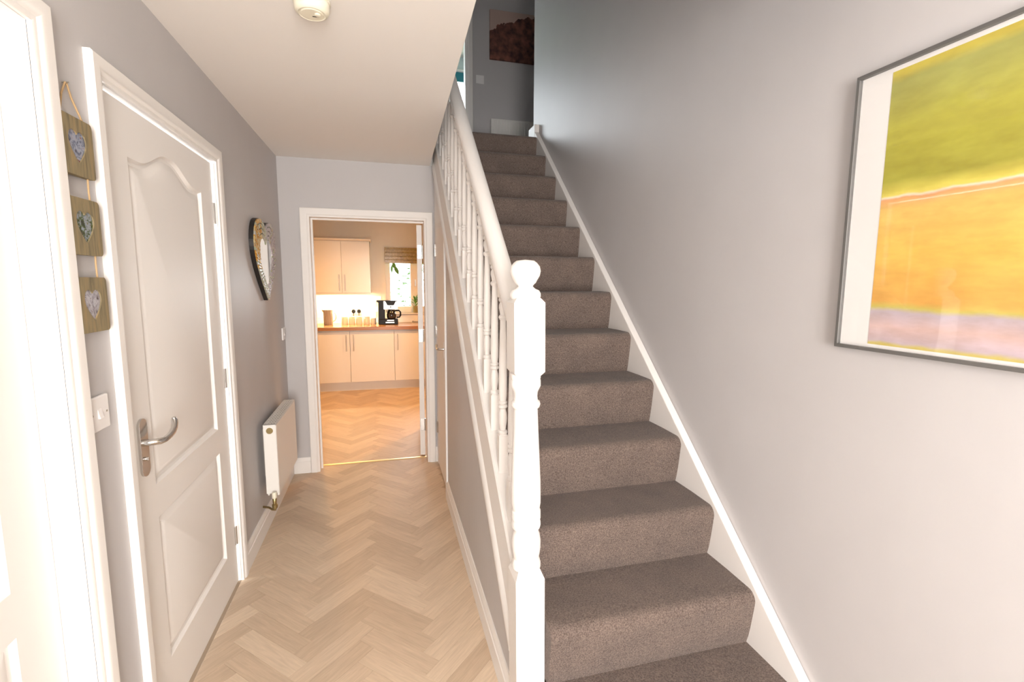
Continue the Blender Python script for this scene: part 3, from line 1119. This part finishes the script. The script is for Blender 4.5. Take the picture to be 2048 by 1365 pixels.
nw.add([(-0.036, -0.036, 1.160), (0.036, -0.036, 1.160), (0.036, 0.036, 1.160), (-0.036, 0.036, 1.160),
        (-0.0455, -0.0455, 1.172), (0.0455, -0.0455, 1.172), (0.0455, 0.0455, 1.172), (-0.0455, 0.0455, 1.172),
        (-0.0455, -0.0455, 1.372), (0.0455, -0.0455, 1.372), (0.0455, 0.0455, 1.372), (-0.0455, 0.0455, 1.372),
        (-0.034, -0.034, 1.386), (0.034, -0.034, 1.386), (0.034, 0.034, 1.386), (-0.034, 0.034, 1.386)],
       [(3, 2, 1, 0)] + [(i * 4 + q, i * 4 + (q + 1) % 4, i * 4 + 4 + (q + 1) % 4, i * 4 + 4 + q) for i in range(3) for q in range(4)] + [(12, 13, 14, 15)])
newel = obj('newel_post', nw, M['gloss'], st, smooth=35, loc=Vector((NX + 0.005, NY, 0)) - st.location, rot=(0, -0.0118, 0))
cap = MB().lathe([(0.0390, 1.380), (0.0449, 1.388), (0.0449, 1.397), (0.0403, 1.406), (0.0286, 1.411), (0.0264, 1.413), (0.0216, 1.418), (0.0264, 1.424), (0.0304, 1.427),
                  (0.0351, 1.436), (0.0423, 1.448), (0.0449, 1.461), (0.0423, 1.474), (0.0338, 1.485), (0.0256, 1.491), (0.0000, 1.494)], 32)
obj('ball_cap', cap, M['gloss'], newel, smooth=50, loc=(0, 0, 0))

# skirting turning onto the landing at the head of the wall string
struct('trim_8', MB().box(1.178, XR + 0.001, 3.80, 3.965, ZL, ZL + 0.105), M['gloss'], 'white skirting block at the head of the stairs', bevel=0.004)

# ------------------------------------------------------------------ things on the left wall
# light switch
def light_switch(loc, rot, label, rocker=True):
    t = thing('light_switch', loc, label, 'light switch', rot=rot)
    part('plate', MB().box(-0.043, 0.043, 0.0, 0.010, -0.043, 0.043), M['plastic'], t, bevel=0.003)
    if rocker:
        part('rocker', MB().prism([(0.009, -0.013), (0.015, -0.012), (0.010, 0.012), (0.009, 0.013)], -0.008, 0.008, 'x'), M['plastic'], t)
        for s in (-1, 1):
            mb_ = MB().lathe([(0.0, 0.0108), (0.0028, 0.0108), (0.0032, 0.009)], 10)
            mb_.v = [(p[0] + s * 0.030, p[2], p[1]) for p in mb_.v]
            part('screw', mb_, M['steel'], t)
    return t


RX = (0, 0, -PI / 2)    # local +y -> world +x
light_switch((XL, 1.385, 1.101), RX, 'white single light switch between the two left doors')
light_switch((XL, 3.672, 1.060), RX, 'white switch plate near the end wall corner, beyond the radiator')

# hanging photo frames
hf = thing('hanging_photo_frames', (XL, 1.388, 1.305), 'three driftwood heart photo frames hung on jute twine', 'photo frame')
HY = 1.388
tops = [1.803, 1.620, 1.436]
fw_, fh_ = 0.126, 0.132
for i, ztop in enumerate(tops):
    z0 = ztop - fh_
    hz = heart(HY, z0 + fh_ * 0.5, 0.069, 0.074)
    n = len(hz)
    notch, tip = hz[0], hz[n // 2]
    rr = 0.010
    def corner(cx, cz, a0):
        return [(cx + rr * math.cos(a0 + PI / 2 * k / 4), cz + rr * math.sin(a0 + PI / 2 * k / 4)) for k in range(5)]
    g = 0.0004
    yl, yr = HY - fw_ / 2, HY + fw_ / 2
    right = [(HY + g, z0)] + corner(yr - rr, z0 + rr, -PI / 2) + corner(yr - rr, ztop - rr, 0) + [(HY + g, ztop)] + [(max(p[0], HY + g), p[1]) for p in hz[0:n // 2 + 1]]
    left = [(HY - g, ztop)] + corner(yl + rr, ztop - rr, PI / 2) + corner(yl + rr, z0 + rr, PI) + [(HY - g, z0)] + [(min(p[0], HY - g), p[1]) for p in ([hz[n // 2]] + hz[n // 2 + 1:] + [hz[0]])]
    for pl in (left, right):
        obj('board', MB().prism(pl, XL + 0.006, XL + 0.019, 'x'), M['board'], hf)
    ph = obj('photo', MB().prism(heart(HY, z0 + fh_ * 0.5, 0.0695, 0.0745), XL + 0.006, XL + 0.0160, 'x'), M['photo%d' % (i + 1)], hf)
    ph['label'] = ['brown dog snapshot behind the heart cut-out', 'garden snapshot behind the heart cut-out', 'indoor snapshot behind the heart cut-out'][i]
obj('cord', MB().tube([(XL + 0.012, HY - 0.044, 1.800), (XL + 0.006, HY - 0.018, 1.850), (XL + 0.007, HY - 0.002, 1.878), (XL + 0.007, HY + 0.003, 1.878), (XL + 0.006, HY + 0.018, 1.850), (XL + 0.012, HY + 0.044, 1.800)], 0.0022, 8), M['twine'], hf, smooth=60)
for a, b_ in ((1.672, 1.620), (1.489, 1.436)):
    for s in (-1, 1):
        obj('cord', MB().tube([(XL + 0.012, HY + s * 0.040, a), (XL + 0.011, HY + s * 0.041, (a + b_) / 2), (XL + 0.012, HY + s * 0.040, b_)], 0.0022, 8), M['twine'], hf, smooth=60)
part('nail', MB().tube([(0.0, 0.0, 0.573), (0.014, 0, 0.574)], 0.0016, 8), M['steel'], hf)

# heart mirror with paper-bead surround
hm = thing('heart_mirror', (XL, 3.168, 1.325), 'heart-shaped wall mirror with a colourful beaded surround', 'mirror')
HC, HZ, HW, HH = 3.175, 1.553, 0.525, 0.462
outer = heart(HC, HZ, HW, HH, 72)
inner = heart(HC, HZ - 0.022, HW * 0.56, HH * 0.62, 72)
obj('backing', MB().prism(outer, XL + 0.001, XL + 0.024, 'x'), M['mirror_edge'], hm)
obj('mirror_glass', MB().prism(heart(HC, HZ - 0.022, HW * 0.60, HH * 0.66, 72), XL + 0.024, XL + 0.027, 'x'), M['mirror'], hm)
nr = 72
for i in range(nr):
    if i % 1 == 0:
        j = (i + 1) % nr
        for k in range(4):
            f0, f1 = k / 4 + 0.015, (k + 1) / 4 - 0.015
            q = []
            for idx, f in ((i, f0), (j, f0), (j, f1), (i, f1)):
                a, b_ = outer[idx], inner[idx]
                q.append((a[0] + (b_[0] - a[0]) * f, a[1] + (b_[1] - a[1]) * f))
            if parea(q) < 6e-6:
                continue
            c = (sum(p[0] for p in q) / 4, sum(p[1] for p in q) / 4)
            q = [(p[0] + (c[0] - p[0]) * 0.06, p[1] + (c[1] - p[1]) * 0.06) for p in q]
            q2 = [(p[0] + (c[0] - p[0]) * 0.35, p[1] + (c[1] - p[1]) * 0.35) for p in q]
            h = 0.030 + random.random() * 0.004
            mb_ = MB().add([(XL + 0.023, *p) for p in q] + [(XL + h - 0.002, *p) for p in q] + [(XL + h, *p) for p in q2],
                           [(0, 1, 5, 4), (1, 2, 6, 5), (2, 3, 7, 6), (3, 0, 4, 7), (4, 5, 9, 8), (5, 6, 10, 9), (6, 7, 11, 10), (7, 4, 8, 11), (8, 9, 10, 11)])
            left_side = c[0] < HC - 0.10 and c[1] > HZ - 0.05
            mm = 'mosaic1' if left_side and random.random() < 0.85 else ('mosaic3' if c[0] > HC + 0.01 and random.random() < 0.8 else 'mosaic2')
            obj('bead', mb_, M[mm], hm)

# hall radiator
rd = thing('radiator', (-0.63, 3.14, 0.2), 'white panel radiator below the heart mirror', 'radiator')
ry0, ry1, rz0, rz1, rx0, rx1 = 2.842, 3.432, 0.222, 0.640, -0.668, -0.602
obj('front_panel', MB().box(rx1 - 0.014, rx1, ry0 + 0.004, ry1 - 0.004, rz0 + 0.004, rz1 - 0.006), M['radiator'], rd, bevel=0.004)
obj('rear_panel', MB().box(rx0 + 0.002, rx0 + 0.014, ry0 + 0.01, ry1 - 0.01, rz0 + 0.004, rz1 - 0.008), M['radiator'], rd, bevel=0.004)
for yy in (ry0, ry1 - 0.003):
    holes = []
    if yy == ry0:
        holes = [[(-0.636 + 0.018 * math.cos(2 * PI * k / 20), 0.604 + 0.018 * math.sin(2 * PI * k / 20)) for k in range(20)]]
    obj('side_panel', MB().prism([(rx0, rz0 + 0.02), (rx1 - 0.002, rz0 + 0.02), (rx1 - 0.002, rz1), (rx0, rz1)], yy, yy + 0.003, 'y', holes=holes), M['radiator'], rd)
plug = MB().lathe([(0.0175, 0.002), (0.0175, 0.006), (0.012, 0.0055), (0.011, 0.009), (0.0, 0.009)], 18)
plug.v = [(-0.636 + p[0], ry0 + p[2], 0.604 + p[1]) for p in plug.v]
obj('blanking_plug', plug, M['brass'], rd, smooth=40)
# top grille with slots
ng = 17
hl_ = []
for i in range(ng):
    for k in range(4):
        yc = ry0 + 0.028 + i * (ry1 - ry0 - 0.056) / (ng - 1)
        xc = rx0 + 0.012 + k * 0.0135
        hl_.append([(xc - 0.0042, yc - 0.010), (xc + 0.0042, yc - 0.010), (xc + 0.0042, yc + 0.010), (xc - 0.0042, yc + 0.010)])
obj('top_grille', MB().prism([(rx0, ry0), (rx1 - 0.002, ry0), (rx1 - 0.002, ry1), (rx0, ry1)], rz1 - 0.002, rz1, 'z', holes=hl_), M['radiator'], rd)
obj('fin_core', MB().box(rx0 + 0.016, rx1 - 0.016, ry0 + 0.012, ry1 - 0.012, rz0 + 0.02, rz1 - 0.010), M['steel_grey'], rd)
va = MB()
va.tube([(-0.622, 2.832, 0.238), (-0.622, 2.816, 0.236), (-0.622, 2.808, 0.226), (-0.622, 2.806, 0.20), (-0.622, 2.806, 0.165)], [0.009, 0.010, 0.012, 0.010, 0.008], 12)
va.lathe([(0.0, 0.172), (0.014, 0.172), (0.015, 0.180), (0.015, 0.192), (0.011, 0.195)], 8, (-0.622, 2.806, 0))
va.tube([(-0.622, 2.806, 0.178), (-0.622, 2.808, 0.160), (-0.640, 2.830, 0.152), (-0.665, 2.862, 0.152), (-0.703, 2.880, 0.152)], 0.0060, 12)
val = obj('valve', va, M['brass'], rd, smooth=45)
obj('valve_cap', MB().lathe([(0.0, 0.262), (0.011, 0.262), (0.013, 0.258), (0.0135, 0.236), (0.0105, 0.228), (0.0, 0.228)], 16, (-0.622, 2.806, 0)), M['cream_plastic'], val, smooth=40)
for yy in (2.98, 3.30):
    obj('wall_bracket', MB().box(XL, rx0 + 0.004, yy - 0.015, yy + 0.015, 0.30, 0.58), M['steel'], rd)

# smoke detector
sd = thing('smoke_detector', (-0.192, 1.690, ZC), 'round cream smoke alarm on the hall ceiling', 'smoke alarm')
part('base', MB().lathe([(0.0, 0.0), (0.052, 0.0), (0.054, -0.004), (0.054, -0.012), (0.050, -0.015), (0.0, -0.015)], 36), M['cream_plastic'], sd, smooth=40)
part('cover', MB().lathe([(0.0, -0.013), (0.0505, -0.013), (0.0515, -0.018), (0.0505, -0.034), (0.046, -0.042), (0.040, -0.045), (0.038, -0.043), (0.034, -0.043), (0.031, -0.046), (0.0, -0.047)], 36), M['cream_plastic'], sd, smooth=35)
part('test_button', MB().lathe([(0.0, -0.046), (0.009, -0.046), (0.009, -0.049), (0.007, -0.0505), (0.0, -0.0505)], 18, (0.016, -0.006, 0)), M['cream_plastic'], sd, smooth=40)
part('vent_slot_shade', MB().box(0.000, 0.012, 0.006, 0.0085, -0.0478, -0.0462), M['black'], sd)  # black sliver standing in for the shade inside a vent slot

# ------------------------------------------------------------------ framed print on the right wall
FY0, FY1, FZ0, FZ1 = 0.055, 1.047, 1.259, 1.957
fr_ = thing('framed_print', (XR, (FY0 + FY1) / 2, FZ0), 'large pewter-framed abstract print in yellow and orange bands', 'picture')
xf0, xf1 = XR - 0.022, XR - 0.002
fwid = 0.009
pieces = [[(FY0, FZ0), (FY1, FZ0), (FY1 - fwid, FZ0 + fwid), (FY0 + fwid, FZ0 + fwid)],
          [(FY0, FZ1), (FY0 + fwid, FZ1 - fwid), (FY1 - fwid, FZ1 - fwid), (FY1, FZ1)],
          [(FY1, FZ0), (FY1, FZ1), (FY1 - fwid, FZ1 - fwid), (FY1 - fwid, FZ0 + fwid)],
          [(FY0, FZ0), (FY0 + fwid, FZ0 + fwid), (FY0 + fwid, FZ1 - fwid), (FY0, FZ1)]]
for pc in pieces:
    obj('frame_rail', MB().prism(pc, xf0, xf1, 'x'), M['pewter'], fr_, bevel=0.001)
obj('sheet', MB().box(XR - 0.0115, XR - 0.009, FY0 + 0.004, FY1 - 0.004, FZ0 + 0.004, FZ1 - 0.004), M['paper'], fr_)
ao = obj('artwork', MB().box(-0.0008, 0.0, -0.43, 0.43, 0.0, 0.66), M['art'], fr_, loc=Vector((XR - 0.0115, 0.53, 1.277)) - fr_.location)
obj('glass', MB().box(XR - 0.0165, XR - 0.0150, FY0 + 0.004, FY1 - 0.004, FZ0 + 0.004, FZ1 - 0.004), M['glass'], fr_)

# ------------------------------------------------------------------ landing things
lr = thing('landing_radiator', (1.55, 5.30, ZL + 0.1), 'pale ribbed radiator on the landing wall', 'radiator')
lx0, lx1, lz0, lz1 = 1.152, 2.05, ZL + 0.13, 3.170
obj('body', MB().box(lx0, lx1, 5.285, 5.325, lz0, lz1), M['radiator'], lr, bevel=0.006)
k = 0
xx = lx0 + 0.03
while xx < lx1 - 0.03:
    obj('rib', MB().box(xx, xx + 0.020, 5.277, 5.286, lz0 + 0.02, lz1 - 0.02), M['radiator'], lr, bevel=0.004)
    xx += 0.034
for xx in (1.3, 1.9):
    obj('wall_bracket', MB().box(xx - 0.02, xx + 0.02, 5.32, 5.35, ZL + 0.25, ZL + 0.5), M['steel'], lr)
cv = tag(obj('canvas_print', MB().box(0, 0.72, -0.032, 0.0, 0, 0.490), M['canvas'], loc=(1.146, 5.349, 3.782), bevel=0.003), 'dark tree-line canvas print on the landing wall', 'canvas picture')
light_switch((1.043, 5.35, 3.570), (0, 0, PI), 'pale switch plate on the landing wall, under the canvas', rocker=False)
struct('baseboard_landing', MB().box(0.966, 2.6, 5.334, 5.35, ZL, ZL + 0.10), M['gloss'])

# bedroom window and blind
mb = MB().prism([(-1.1, ZL + 0.9), (1.34, ZL + 0.9), (1.34, 4.72), (-1.1, 4.72)], 7.99, 8.05, 'y',
                holes=[[(-1.05, ZL + 0.95), (0.44, ZL + 0.95), (0.44, 4.67), (-1.05, 4.67)], [(0.50, ZL + 0.95), (1.29, ZL + 0.95), (1.29, 4.67), (0.50, 4.67)]])
bw = struct('window_1', mb, M['gloss'], 'bright bedroom window seen past the stair head')
obj('pane', MB().box(-1.05, 0.44, 8.02, 8.024, ZL + 0.95, 4.67), M['glass'], bw)
obj('pane', MB().box(0.50, 1.29, 8.02, 8.024, ZL + 0.95, 4.67), M['glass'], bw)
bl = thing('roller_blind', (0.47, 7.95, 4.70), 'teal roller blind over the bedroom window', 'blind')
obj('fabric', MB().box(-1.08, 1.325, 7.962, 7.966, 4.555, 4.69), M['teal'], bl)
obj('roller', MB().lathe([(0.022, -1.10), (0.022, 1.33)], 16, (0, 7.958, 4.712), axis='x'), M['plastic'], bl, smooth=40)
obj('bottom_bar', MB().box(-1.08, 1.325, 7.959, 7.969, 4.548, 4.558), M['teal'], bl)

# ------------------------------------------------------------------ kitchen
ZW0, ZW1 = 0.800, 0.846
CF = 6.50
seams = [-1.012, -0.449, 0.108, 0.668]
lab = ['cream base cabinet below the striped jug', 'cream base cabinet below the white canisters', 'cream base cabinet below the coffee maker']
for i in range(3):
    a, b_ = seams[i], seams[i + 1]
    t = thing('base_cabinet', ((a + b_) / 2, 6.78, 0), lab[i], 'cabinet', 'kitchen base cabinets')
    obj('body', MB().box(a + 0.001, b_ - 0.001, CF + 0.02, YK - 0.01, 0.118, ZW0), M['kit_white'], t)
    obj('plinth', MB().box(a, b_, CF + 0.055, CF + 0.075, 0.0, 0.118), M['kit_plinth'], t)
    d = obj('door', MB().box(a + 0.002, b_ - 0.002, CF, CF + 0.019, 0.120, 0.782), M['kit_white'], t, bevel=0.0025)
    hx = b_ - 0.045 if i == 0 else a + 0.045
    hm_ = MB().tube([(hx, CF - 0.028, 0.530), (hx, CF - 0.028, 0.745)], 0.006, 10)
    hm_.tube([(hx, CF + 0.002, 0.555), (hx, CF - 0.028, 0.555)], 0.005, 8).tube([(hx, CF + 0.002, 0.720), (hx, CF - 0.028, 0.720)], 0.005, 8)
    obj('handle', hm_, M['steel'], d, smooth=40)
tag(at_origin(obj('worktop', MB().box(-1.54, 1.60, 6.462, YK - 0.002, ZW0 + 0.001, ZW1), M['worktop'], bevel=0.005), (0.0, 6.77, ZW0)), 'brown wooden worktop running under the kitchen window', 'worktop')

UF = 6.745
ux0, ux1, us = -0.890, -0.180, -0.537
uz0, uz1 = 1.272, 1.955
wc = thing('wall_cabinet', ((ux0 + ux1) / 2, 6.9, uz0), 'cream wall cabinet with a glowing strip beneath', 'cabinet')
obj('body', MB().box(ux0, ux1, UF + 0.02, YK - 0.002, uz0, uz1), M['kit_white'], wc)
for a, b_, hx in ((ux0 + 0.001, us - 0.001, us - 0.035), (us + 0.001, ux1 - 0.001, us + 0.035)):
    d = obj('door', MB().box(a, b_, UF, UF + 0.019, uz0 + 0.002, uz1 - 0.004), M['kit_white'], d and wc, bevel=0.0025)
    hm_ = MB().tube([(hx, UF - 0.028, uz0 + 0.03), (hx, UF - 0.028, uz0 + 0.245)], 0.006, 10)
    hm_.tube([(hx, UF + 0.002, uz0 + 0.055), (hx, UF - 0.028, uz0 + 0.055)], 0.005, 8).tube([(hx, UF + 0.002, uz0 + 0.22), (hx, UF - 0.028, uz0 + 0.22)], 0.005, 8)
    obj('handle', hm_, M['steel'], d, smooth=40)
obj('cornice', MB().prism([(UF - 0.022, uz1 + 0.028), (UF - 0.022, uz1 + 0.018), (UF - 0.004, uz1), (YK - 0.002, uz1), (YK - 0.002, uz1 + 0.028)], ux0 - 0.02, ux1 + 0.02, 'x'), M['kit_white'], wc)
obj('pelmet', MB().box(ux0, ux1, UF + 0.002, UF + 0.020, uz0 - 0.022, uz0), M['kit_white'], wc)
obj('lamp_strip', MB().box(ux0 + 0.05, ux1 - 0.05, UF + 0.12, UF + 0.16, uz0 - 0.012, uz0 - 0.001), M['lamp_strip'], wc)
area('under_cabinet_lamp', ((ux0 + ux1) / 2, UF + 0.14, uz0 - 0.016), ((ux0 + ux1) / 2, UF + 0.22, 0.5), 0.60, 0.04, 3.6, (1.0, 0.76, 0.42))

# wall tiles behind the worktop
sb = thing('splashback', (-0.5, YK, ZW1), 'white tiled splashback behind the worktop', 'tiles')
sb.name = 'tiled_splashback'
tm = MB().box(-0.074, 0.074, -0.007, 0.0, -0.0365, 0.0365).mesh('tile')
tm.materials.append(M['tile'])
obj('grout_bed', MB().box(-1.05, 0.015, YK - 0.003, YK, ZW1, 1.268), M['kit_wall'], sb)
zz = ZW1 + 0.038
row = 0
while zz < 1.25:
    xx = -1.02 + (0.075 if row % 2 else 0)
    while xx < -0.06:
        link('tile', tm, M['tile'], sb, Vector((xx, YK - 0.002, zz)) - sb.location)
        xx += 0.150
    zz += 0.075
    row += 1

# sockets with plugs
sk = thing('double_socket', (-0.388, YK - 0.009, 1.010), 'double wall socket with two dark plugs above the canisters', 'socket')
part('plate', MB().box(-0.073, 0.073, -0.009, 0.0, -0.043, 0.043), M['plastic'], sk, bevel=0.003)
for s in (-1, 1):
    p_ = part('plug', MB().lathe([(0.028, -0.009), (0.028, -0.022), (0.023, -0.042), (0.0, -0.045)], 20, (s * 0.036, 0, 0.004), axis='y'), M['black'], sk, smooth=40)
    part('cable', MB().tube([(s * 0.036, -0.03, -0.010), (s * 0.036, -0.035, -0.05), (s * 0.034, -0.03, -0.10), (s * 0.03, -0.02, -0.155)], 0.0035, 8), M['black'], p_, smooth=50)

# worktop things
CY = 6.83
jug = thing('striped_jug', (-0.735, CY, ZW1), 'tall striped jug with a pale looped handle on the worktop', 'jug')
part('body', MB().lathe([(0.0, 0.0), (0.054, 0.0), (0.058, 0.006), (0.059, 0.05), (0.060, 0.19), (0.062, 0.200), (0.058, 0.200), (0.055, 0.19), (0.054, 0.012), (0.0, 0.012)], 36), M['stripes'], jug, smooth=40)
part('spout', MB().prism([(-0.056, 0.165), (-0.080, 0.202), (-0.056, 0.200)], -0.014, 0.014, 'y'), M['stripes'], jug)
part('handle', MB().tube([(0.056, 0, 0.170), (0.080, 0, 0.165), (0.098, 0, 0.135), (0.100, 0, 0.10), (0.086, 0, 0.065), (0.057, 0, 0.045)], 0.008, 10), M['ceramic'], jug, smooth=50)


def canister(x, r, h, label):
    t = thing('canister', (x, CY + 0.02, ZW1), label, 'canister', 'canisters on the kitchen worktop')
    part('body', MB().lathe([(0.0, 0.0), (r - 0.003, 0.0), (r, 0.004), (r, h * 0.80), (r - 0.004, h * 0.83), (0.0, h * 0.83)], 28), M['ceramic'], t, smooth=40)
    part('lid', MB().lathe([(r - 0.006, h * 0.82), (r - 0.001, h * 0.85), (r - 0.001, h * 0.96), (r - 0.006, h), (0.0, h)], 28), M['ceramic'], t, smooth=40)


for i, x in enumerate((-0.528, -0.436, -0.342, -0.246)):
    canister(x, 0.043, 0.112, ['cream lidded canister next to the striped jug', 'second tall cream canister from the striped jug', 'third tall cream canister from the striped jug', 'tall cream canister beside the small canister'][i])
canister(-0.158, 0.037, 0.088, 'smallest cream canister, next to the coffee maker')

cm = thing('coffee_maker', (0.045, 6.84, ZW1), 'black filter coffee maker with a silver panel and glass carafe', 'coffee maker')
part('tower', MB().prism([(-0.135, 0.0), (-0.045, 0.0), (-0.045, 0.325), (-0.155, 0.325), (-0.155, 0.310), (-0.130, 0.300)], -0.10, 0.10, 'y'), M['black'], cm, bevel=0.006)
part('base', MB().box(-0.135, 0.125, -0.11, 0.10, 0.0, 0.075), M['black'], cm, bevel=0.008)
part('brew_head', MB().box(-0.06, 0.125, -0.105, 0.10, 0.205, 0.325), M['black'], cm, bevel=0.008)
sp_ = part('silver_panel', MB().prism([(-0.062, 0.208), (0.122, 0.208), (0.122, 0.318), (0.100, 0.318), (0.072, 0.262), (-0.012, 0.262), (-0.040, 0.318), (-0.062, 0.318)], -0.110, -0.104, 'y'), M['steel'], cm)
part('button', MB().lathe([(0.0, -0.118), (0.009, -0.118), (0.010, -0.108)], 14, (0.030, 0, 0.240), axis='y'), M['black'], sp_)
part('carafe', MB().lathe([(0.0, 0.076), (0.052, 0.076), (0.062, 0.092), (0.064, 0.130), (0.052, 0.170), (0.042, 0.188), (0.044, 0.200), (0.0, 0.200)], 28, (0.040, -0.035, 0)), mat('carafe_dark_glass', (0.02, 0.017, 0.015), 0.06, spec=0.8), cm, smooth=45)
part('carafe_handle', MB().tube([(0.085, -0.04, 0.185), (0.140, -0.045, 0.188), (0.160, -0.045, 0.165), (0.160, -0.045, 0.120), (0.142, -0.045, 0.095), (0.108, -0.04, 0.095)], 0.011, 10), M['black'], cm, smooth=50)
for a, b_, z in ((-0.020, 0.070, 0.058), (-0.040, 0.075, 0.030)):
    part('badge', MB().box(a, b_, -0.1125, -0.109, z - 0.007, z + 0.007), M['steel'], cm)

# kitchen window, sill, blind, plants
mb = MB().prism([(0.02, 0.985), (0.98, 0.985), (0.98, 1.86), (0.02, 1.86)], YK + 0.03, YK + 0.09, 'y',
                holes=[[(0.085, 1.075), (0.365, 1.075), (0.365, 1.80), (0.085, 1.80)], [(0.50, 1.075), (0.915, 1.075), (0.915, 1.80), (0.50, 1.80)]])
kw = struct('window_2', mb, M['gloss'], 'white kitchen window with daylight behind')
obj('pane', MB().box(0.085, 0.365, YK + 0.058, YK + 0.062, 1.075, 1.80), M['glass'], kw)
obj('pane', MB().box(0.50, 0.915, YK + 0.058, YK + 0.062, 1.075, 1.80), M['glass'], kw)
obj('window_handle', MB().box(0.425, 0.445, YK + 0.012, YK + 0.032, 1.36, 1.46), M['steel'], kw)
struct('trim_9', MB().box(0.02, 0.98, YK - 0.035, YK + 0.06, 0.962, 0.985), M['kit_white'], 'pale kitchen window sill', bevel=0.004)
up_ = tag(at_origin(obj('worktop_upstand', MB().box(0.018, 1.60, YK - 0.015, YK - 0.001, ZW1, 0.958), M['tile'], bevel=0.002), (0.8, YK - 0.008, ZW1)), 'pale upstand between worktop and window sill', 'upstand')
kb = thing('roman_blind', (0.5, YK - 0.02, 1.88), 'ochre patterned roman blind over the kitchen window', 'blind')
for i in range(4):
    obj('fold', MB().box(0.012, 0.99, YK - 0.030 - 0.004 * (i % 2), YK - 0.012, 1.682 + i * 0.05, 1.730 + i * 0.05), M['blind'], kb, bevel=0.003)
obj('lining', MB().box(0.014, 0.988, YK - 0.014, YK - 0.009, 1.684, 1.885), M['blind'], kb)
obj('head_rail', MB().box(0.012, 0.99, YK - 0.035, YK - 0.001, 1.880, 1.900), M['blind'], kb)


def leaf_geo(mb_, base, direc, length, width, droop, twist=0.0):
    d = Vector(direc).normalized()
    side = d.cross(Vector((0, 0, 1)))
    side = side.normalized() if side.length > 1e-4 else Vector((1, 0, 0))
    side = (Matrix.Rotation(twist, 3, d) @ side)
    nrm = side.cross(d).normalized()
    rows = []
    for i in range(6):
        t = i / 5
        c = Vector(base) + d * (length * t) + Vector((0, 0, -droop * t * t))
        wv = width * math.sin(PI * min(1, t * 0.9 + 0.08)) * 0.5
        rows.append((c - side * wv + nrm * wv * 0.3, c, c + side * wv + nrm * wv * 0.3))
    vs = [p for r in rows for p in r]
    fs = []
    for i in range(5):
        for k in range(2):
            fs.append((i * 3 + k, i * 3 + k + 1, i * 3 + k + 4, i * 3 + k + 3))
    mb_.add(vs, fs)


pp = thing('potted_plant', (0.425, YK - 0.02, 0.985), 'leafy plant in an olive pot on the kitchen window sill', 'plant')
part('pot', MB().lathe([(0.0, 0.0), (0.030, 0.0), (0.033, 0.006), (0.040, 0.085), (0.043, 0.088), (0.043, 0.098), (0.038, 0.098), (0.036, 0.085), (0.0, 0.085)], 24), M['pot'], pp, smooth=40)
rnd = random.Random(3)
for i in range(16):
    a = rnd.uniform(0, 2 * PI)
    el = rnd.uniform(0.5, 1.5)
    mb_ = MB()
    h0 = rnd.uniform(0.09, 0.19)
    leaf_geo(mb_, (0.008 * math.cos(a), 0.008 * math.sin(a), h0), (math.cos(a) * 0.9, math.sin(a) * 0.5 - 0.15, el), rnd.uniform(0.06, 0.10), 0.028, 0.02, rnd.uniform(-0.6, 0.6))
    part('leaf', mb_, M['leaf'], pp, smooth=60)
part('stem', MB().tube([(0, 0, 0.08), (0.004, 0, 0.14), (-0.002, -0.005, 0.20)], 0.004, 8), M['leaf'], pp)
hp_ = thing('hanging_plant', (0.115, YK + 0.018, 1.70), 'trailing plant with long leaves hanging below the ochre blind', 'plant')
part('stem', MB().tube([(0.01, 0.0, 0.155), (0.008, -0.002, 0.05), (0.010, -0.003, -0.02), (0.03, -0.004, -0.05)], 0.003, 8), M['leaf'], hp_)
for b0, dr, ln in (((0.008, -0.006, -0.03), (-0.12, -0.1, -1), 0.13), ((0.030, -0.008, -0.05), (0.45, -0.1, -1), 0.14), ((0.010, -0.005, 0.0), (0.30, -0.15, -0.8), 0.11)):
    mb_ = MB()
    leaf_geo(mb_, b0, dr, ln, 0.056, 0.0, 1.45)
    part('leaf', mb_, M['leaf'], hp_, smooth=60)

# garden shrub beyond the kitchen window
sh = MB()
rnd = random.Random(11)
for i in range(420):
    a, b_ = rnd.uniform(0, 2 * PI), rnd.uniform(-1, 1)
    rr = rnd.uniform(0.25, 0.62)
    c = (0.75 + rr * math.cos(a) * math.sqrt(1 - b_ * b_), 9.3 + rr * math.sin(a) * math.sqrt(1 - b_ * b_), 1.0 + 0.75 * b_)
    leaf_geo(sh, c, (math.cos(a), math.sin(a), rnd.uniform(-0.3, 0.8)), rnd.uniform(0.06, 0.11), 0.05, 0.02, rnd.uniform(-1, 1))
gs = thing('garden_shrub', (0.75, 9.3, 0.0), 'pale green shrub in the garden outside the kitchen window', 'shrub')
o_ = obj('foliage', sh, M['leaf_out'], gs)
o_['kind'] = 'stuff'
obj('trunk', MB().tube([(0.75, 9.3, -0.06), (0.76, 9.3, 0.5), (0.74, 9.3, 1.0)], [0.03, 0.022, 0.012], 10), M['board'], gs)
struct('floor_garden', MB().box(-6, 7, 7.2, 20, -0.16, -0.06), mat('garden_lawn', (0.20, 0.30, 0.10), 0.9, noise=0.2, nscale=4))
